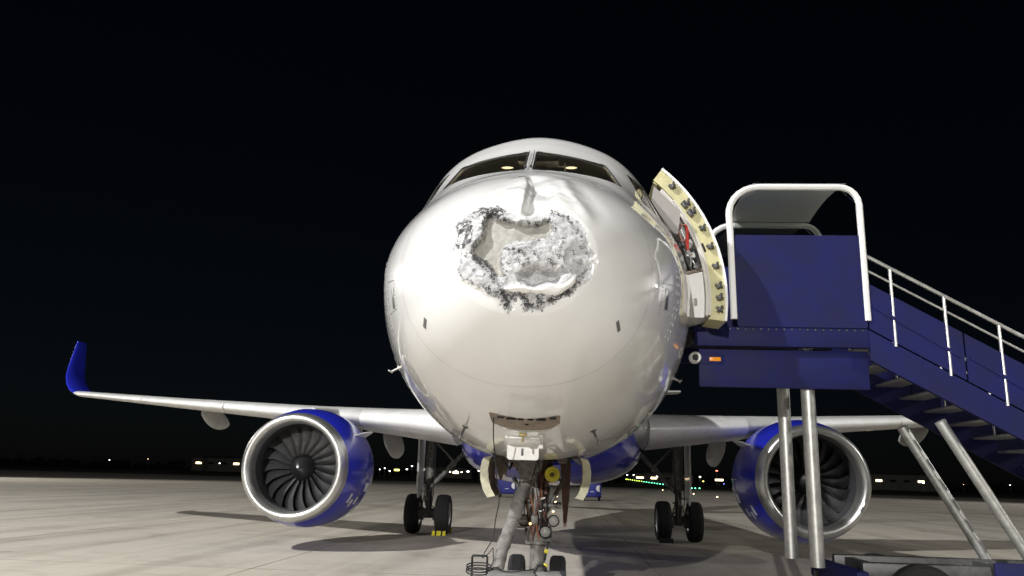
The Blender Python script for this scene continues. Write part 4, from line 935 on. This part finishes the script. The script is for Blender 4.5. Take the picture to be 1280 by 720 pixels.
obj('cab_headlight', MB().lathe([(.001, 0), (.09, .0), (.1, -.05)], (11.82, 4.85, .85), 'X', 16), M['lens'], cb_)
for y in (4.8, 6.0):
    lp(obj('lift_post', MB().tube([(3.55, y, .75), (3.55, y, 3.55)], .09, 14), M['alu'], stw)); lp(obj('lift_ram', MB().tube([(6.2, y, .8), (5.2, y, 2.6)], .07, 12), M['alu'], stw))
    lp(obj('stabiliser', MB().tube([(3.9, y, .6), (3.9, y, .04)], .05, 10).box((3.9, y, .02), (.3, .3, .04)), M['steel'], stw))

# ------------------------------------------------------------------ carts and equipment behind
def bag_cart(x, y, w, lab, rz=0):
    c = empty('baggage_cart', lab, 'baggage cart', (x, y, 0), 'blue baggage carts behind the aircraft'); c.rotation_euler = (0, 0, rz)
    obj('cart_body', MB().box((0, 0, 1.15), (w, 2.4, 1.5), bev=.03), M['curtain'], c); obj('cart_roof', MB().box((0, 0, 1.93), (w+.1, 2.5, .06), bev=.02), M['cart'], c)
    obj('cart_bed', MB().box((0, 0, .36), (w+.05, 2.45, .10), bev=.01), M['navy'], c)
    for sx in (-.42, .42):
        for sy in (-.8, .8): obj('wheel', MB().lathe([(.02, -.06), (.17, -.07), (.2, -.04), (.2, .04), (.17, .07), (.02, .06)], (sx*w, sy, .2), 'X', 18), M['rubber'], c)
    obj('round_emblem', MB().lathe([(.001, 0), (.28, 0), (.28, .01)], (w*.42, -1.215, 1.02), 'Y', 28, R(92), R(268)), M['fabricw'], c)
    obj('marking_strip', MB().box((0, -1.208, 1.62), (.5, .008, .05)), M['fabricw'], c); obj('marking_strip', MB().box((.0, -1.208, .75), (.3, .008, .04)), M['fabricw'], c)
    return c
bag_cart(2.6, 63, 1.5, 'blue baggage cart with round white emblem under the belly')
bag_cart(-4.6, 66, 1.6, 'blue baggage cart glimpsed behind the nose gear and hose')

# ------------------------------------------------------------------ airfield lights
LM = {k: emis('glow_'+k, c, s) for k, (c, s) in dict(white=((1, .97, .9), 10), warm=((1, .75, .4), 5), yellow=((.95, .85, .15), 6), green=((.12, 1, .45), 7), lime=((.65, 1, .1), 6), red=((1, .15, .1), 8), blue=((.2, .25, 1), 5)).items()}
ORD = ['first', 'second', 'third', 'fourth', 'fifth', 'sixth', 'seventh', 'eighth', 'ninth', 'tenth', 'eleventh', 'twelfth', 'thirteenth', 'fourteenth', 'fifteenth', 'sixteenth', 'seventeenth', 'eighteenth', 'nineteenth', 'twentieth']
def pole_lamp(x, y, z, r, k, lab, wide=1.0):
    t = empty('apron_lamp', lab, 'lamp', (x, y, 0), 'lights along the far edge of the airfield')
    z = max(z, .8)
    obj('pole', MB().tube([(0, 0, 0), (0, 0, z)], .12, 6), M['pole'], t); obj('lamp_head', MB().box((0, .25, z+r*.6), (r*2.4*wide, .3, r*1.2)), M['steel'], t)
    obj('lamp_glow', MB().lathe([(.02, -r*.5), (r*.8, -r*.25), (r, 0), (r*.8, r*.25), (.02, r*.5)], (0, 0, z+r*.3), 'Z', 10) if wide == 1 else MB().box((0, 0, z), (r*2*wide, .2, r)), LM[k], t); return t
lft = [(-114.99, 3.96, .4, 'white'), (-111.84, 4.72, .45, 'white'), (-108.71, 3.15, .5, 'white'), (-104.21, 4.0, 1.0, 'yellow'), (-97.93, 4.41, .6, 'white'), (-94.77, 6.44, .55, 'white'), (-70.76, 3.68, .5, 'white'), (-67.03, 4.26, .6, 'white'), (-63.51, 3.58, .55, 'white'), (-59.53, 3.98, .8, 'white'), (-52.82, 4.64, .6, 'white')]
for i, (x, z, r, k) in enumerate(lft): pole_lamp(x, 500, z, r, k, f'{ORD[i]} {"yellow" if k == "yellow" else "white"} far lamp from the left between engine and nose gear', 1.6 if k == 'yellow' else 1.0)
rgt = [(29.18, 2.53, .35, 'warm'), (38.42, 4.69, .45, 'white'), (42.3, 4.8, .45, 'white'), (46.17, 3.47, 1.0, 'warm'), (56.82, 4.24, .75, 'white'), (82.35, 4.69, .6, 'white'), (84.19, 2.14, .55, 'yellow'), (93.8, 3.35, 1.1, 'warm'), (92.52, 8.52, .7, 'red'), (96.56, 1.0, .4, 'blue')]
cn = dict(warm='amber', white='white', yellow='yellow', red='red', blue='blue')
for i, (x, z, r, k) in enumerate(rgt): pole_lamp(x, 500, z, r, k, f'{ORD[i]} far lamp from the left behind right main gear, {cn[k]}', 2.2 if k == 'warm' and r > .9 else 1.0)
rs = random.Random(12)
for i in range(6):
    pole_lamp(-290+i*27+rs.uniform(-9, 9), 500, rs.uniform(2.5, 6.5), rs.uniform(.2, .45), rs.choice(['white', 'white', 'warm']), f'{ORD[i]} far lamp from the left edge of the picture')
for i in range(6):
    pole_lamp(120+i*29+rs.uniform(-9, 9), 500, rs.uniform(2.5, 6.5), rs.uniform(.2, .5), rs.choice(['white', 'white', 'warm']), f'{ORD[i]} far lamp right of the red one')
def ground_lamp(x, y, z, r, k, lab, group):
    t = empty('ground_light', lab, 'ground light', (x, y, 0), group)
    obj('lamp_base', MB().lathe([(r*.9, 0), (r*.9, max(z-r*.5, .02)), (r*.5, max(z-r*.3, .03))], (0, 0, 0), 'Z', 8), M['steel'], t)
    obj('lamp_glow', MB().sphere((0, 0, max(z, r*.6)), r, 8), LM[k], t)
for i in range(20):
    u = i/19; x = 22.93+(39.7-22.93)*u**1.25; z = 2.08+(.2-2.08)*u**1.25; ground_lamp(x, 300, z+.0, .14+.07*u, 'lime' if i < 9 else 'green', f'{ORD[i]} light from the left in the receding green taxiway row', 'green taxiway light row')
for i, (x, y) in enumerate(((32.4, 205), (33.6, 207), (35.0, 209))): ground_lamp(x, y, .2, .16, 'green', f'{ORD[i]} green taxiway light right of the right main gear leg', 'green taxiway light row')
for i, (x, y) in enumerate(((18.84, 151.2), (18.5, 111.8), (18.2, 92.1))): ground_lamp(x, y, .10, .10, 'warm', f'{("farthest", "middle", "nearest")[i]} small warm apron light around right main gear', 'warm apron lights by the right main gear')
for i, (x, y) in enumerate(((-.54, 107.3), (-.36, 71.7), (-.27, 53.7), (-.21, 36.8))): ground_lamp(x, y, .07, .10-.014*i, 'warm', f'{ORD[i]} warm centreline light from the far end, behind the nose gear', 'warm centreline lights behind the nose gear')

# far tree belt and low terminal buildings
tb_ = MB(); rr = random.Random(3)
for i in range(420):
    x = -520+i*2.6+rr.uniform(-2, 2); y = 620+rr.uniform(0, 40); h = rr.uniform(4, 8); w = rr.uniform(2.0, 4.0)
    n = 6; rings = [[(x+w*f*math.cos(2*math.pi*k/n+i)*rr.uniform(.6, 1.2), y+w*f*math.sin(2*math.pi*k/n+i)*rr.uniform(.6, 1.2), h*g) for k in range(n)] for f, g in ((.15, 0), (.2, .2), (1, .4), (1.1, .62), (.7, .85), (.15, 1))]
    tb_.loft(rings)
tag(obj('tree_belt', tb_, M['leaf'], smooth=False), 'dark belt of trees along the horizon beyond the field', 'trees', kind='stuff')
for i, (x, w, h, lab) in enumerate(((-230, 60, 9, 'long low terminal building on horizon at the far left'), (-80, 34, 6, 'low airfield shed on the horizon behind left main gear'), (66, 40, 6, 'low airfield building on the horizon behind right main gear'), (210, 70, 10, 'large hangar on the horizon at far right'))):
    b = empty('far_building', lab, 'building', (x, 560, 0), 'buildings on the horizon'); obj('wall', MB().box((0, 0, h/2), (w, 18, h)), M['concrete_far'], b, False); obj('roof', MB().prism([(-w/2-.6, h), (w/2+.6, h), (w/2*.2, h+1.4), (-w/2*.2, h+1.4)], 'Y', -9.6, 9.6), M['steel'], b, False)
    for k in range(int(w//9)): obj('window', MB().box((-w/2+5+9*k, -9.03, h*.6), (4, .1, 1.3)), LM['warm'] if (k+i) % 3 == 0 else M['black'], b, False)

# ------------------------------------------------------------------ floodlight masts (key, plus unseen ones added as fill)
def flood_mast(P, watts, target, lab, col, size):
    t = empty('floodlight_mast', lab, 'light mast', (P.x, P.y, 0), 'apron floodlight masts'); h = P.z+1.2
    obj('mast_pole', MB().tube([(0, 0, 0), (0, 0, h)], [.45, .18], 16), M['pole'], t); d = (target-P).normalized(); yaw = math.atan2(d.y, d.x)
    fr = MB().box((0, 0, h), (.3, 3.6, .2), Matrix.Rotation(yaw, 3, 'Z')); fr.box((0, 0, h-1.2), (.3, 3.6, .2), Matrix.Rotation(yaw, 3, 'Z')); obj('head_frame', fr, M['pole'], t)
    side = Vector((-math.sin(yaw), math.cos(yaw), 0)); q = d.to_track_quat('X', 'Z').to_matrix()
    for i in range(4):
        for j in range(2):
            c = Vector((0, 0, h-1.2*j))+side*(-1.35+.9*i)+Vector((math.cos(yaw), math.sin(yaw), 0))*.35; fo = obj('floodlight', MB().box(c, (.3, .6, .5), q, .04), M['steel'], t); obj('flood_glass', MB().box(c+d*.16, (.02, .5, .4), q), emis('flood_glow', (1, .95, .85), 60), fo)
    l = bpy.data.lights.new('flood', 'SPOT'); l.energy = watts; l.color = col; l.shadow_soft_size = size; l.spot_size = R(120); l.spot_blend = .6
    lo = bpy.data.objects.new('flood', l); COL.objects.link(lo); lo.location = P+d*1.2; lo.rotation_euler = d.to_track_quat('-Z', 'Y').to_euler()
flood_mast(KEY_MAST, KEY_W, Vector((-2, 9, 2)), 'tall floodlight mast standing left of the viewer', (1, .995, .985), .55)
flood_mast(ADDED_FILL, FILL_W, Vector((0, 4, 2)), 'unseen floodlight mast added far right to lift the shadow side', (1, .97, .92), .5)  # added fill, placed to reach the ground shaded by stairs and fuselage
flood_mast(Vector((-20, -98, 25)), FRONT_W, Vector((0, 6, 1)), 'unseen floodlight mast added behind the viewer to brighten the nose', (1, .98, .94), .5)  # added front light, set low and distant to brighten the lower nose
flood_mast(Vector((-82, 78, 28)), BACK_W, Vector((-20, 70, 0)), 'unseen floodlight mast added far left to light the distant apron', (1, .97, .92), .5)  # added out of view, brightens the apron behind the aircraft
flood_mast(Vector((92, 92, 28)), BACK_W, Vector((20, 85, 0)), 'unseen floodlight mast added far right to light the distant apron', (1, .97, .92), .5)  # second added back light, same purpose on the right
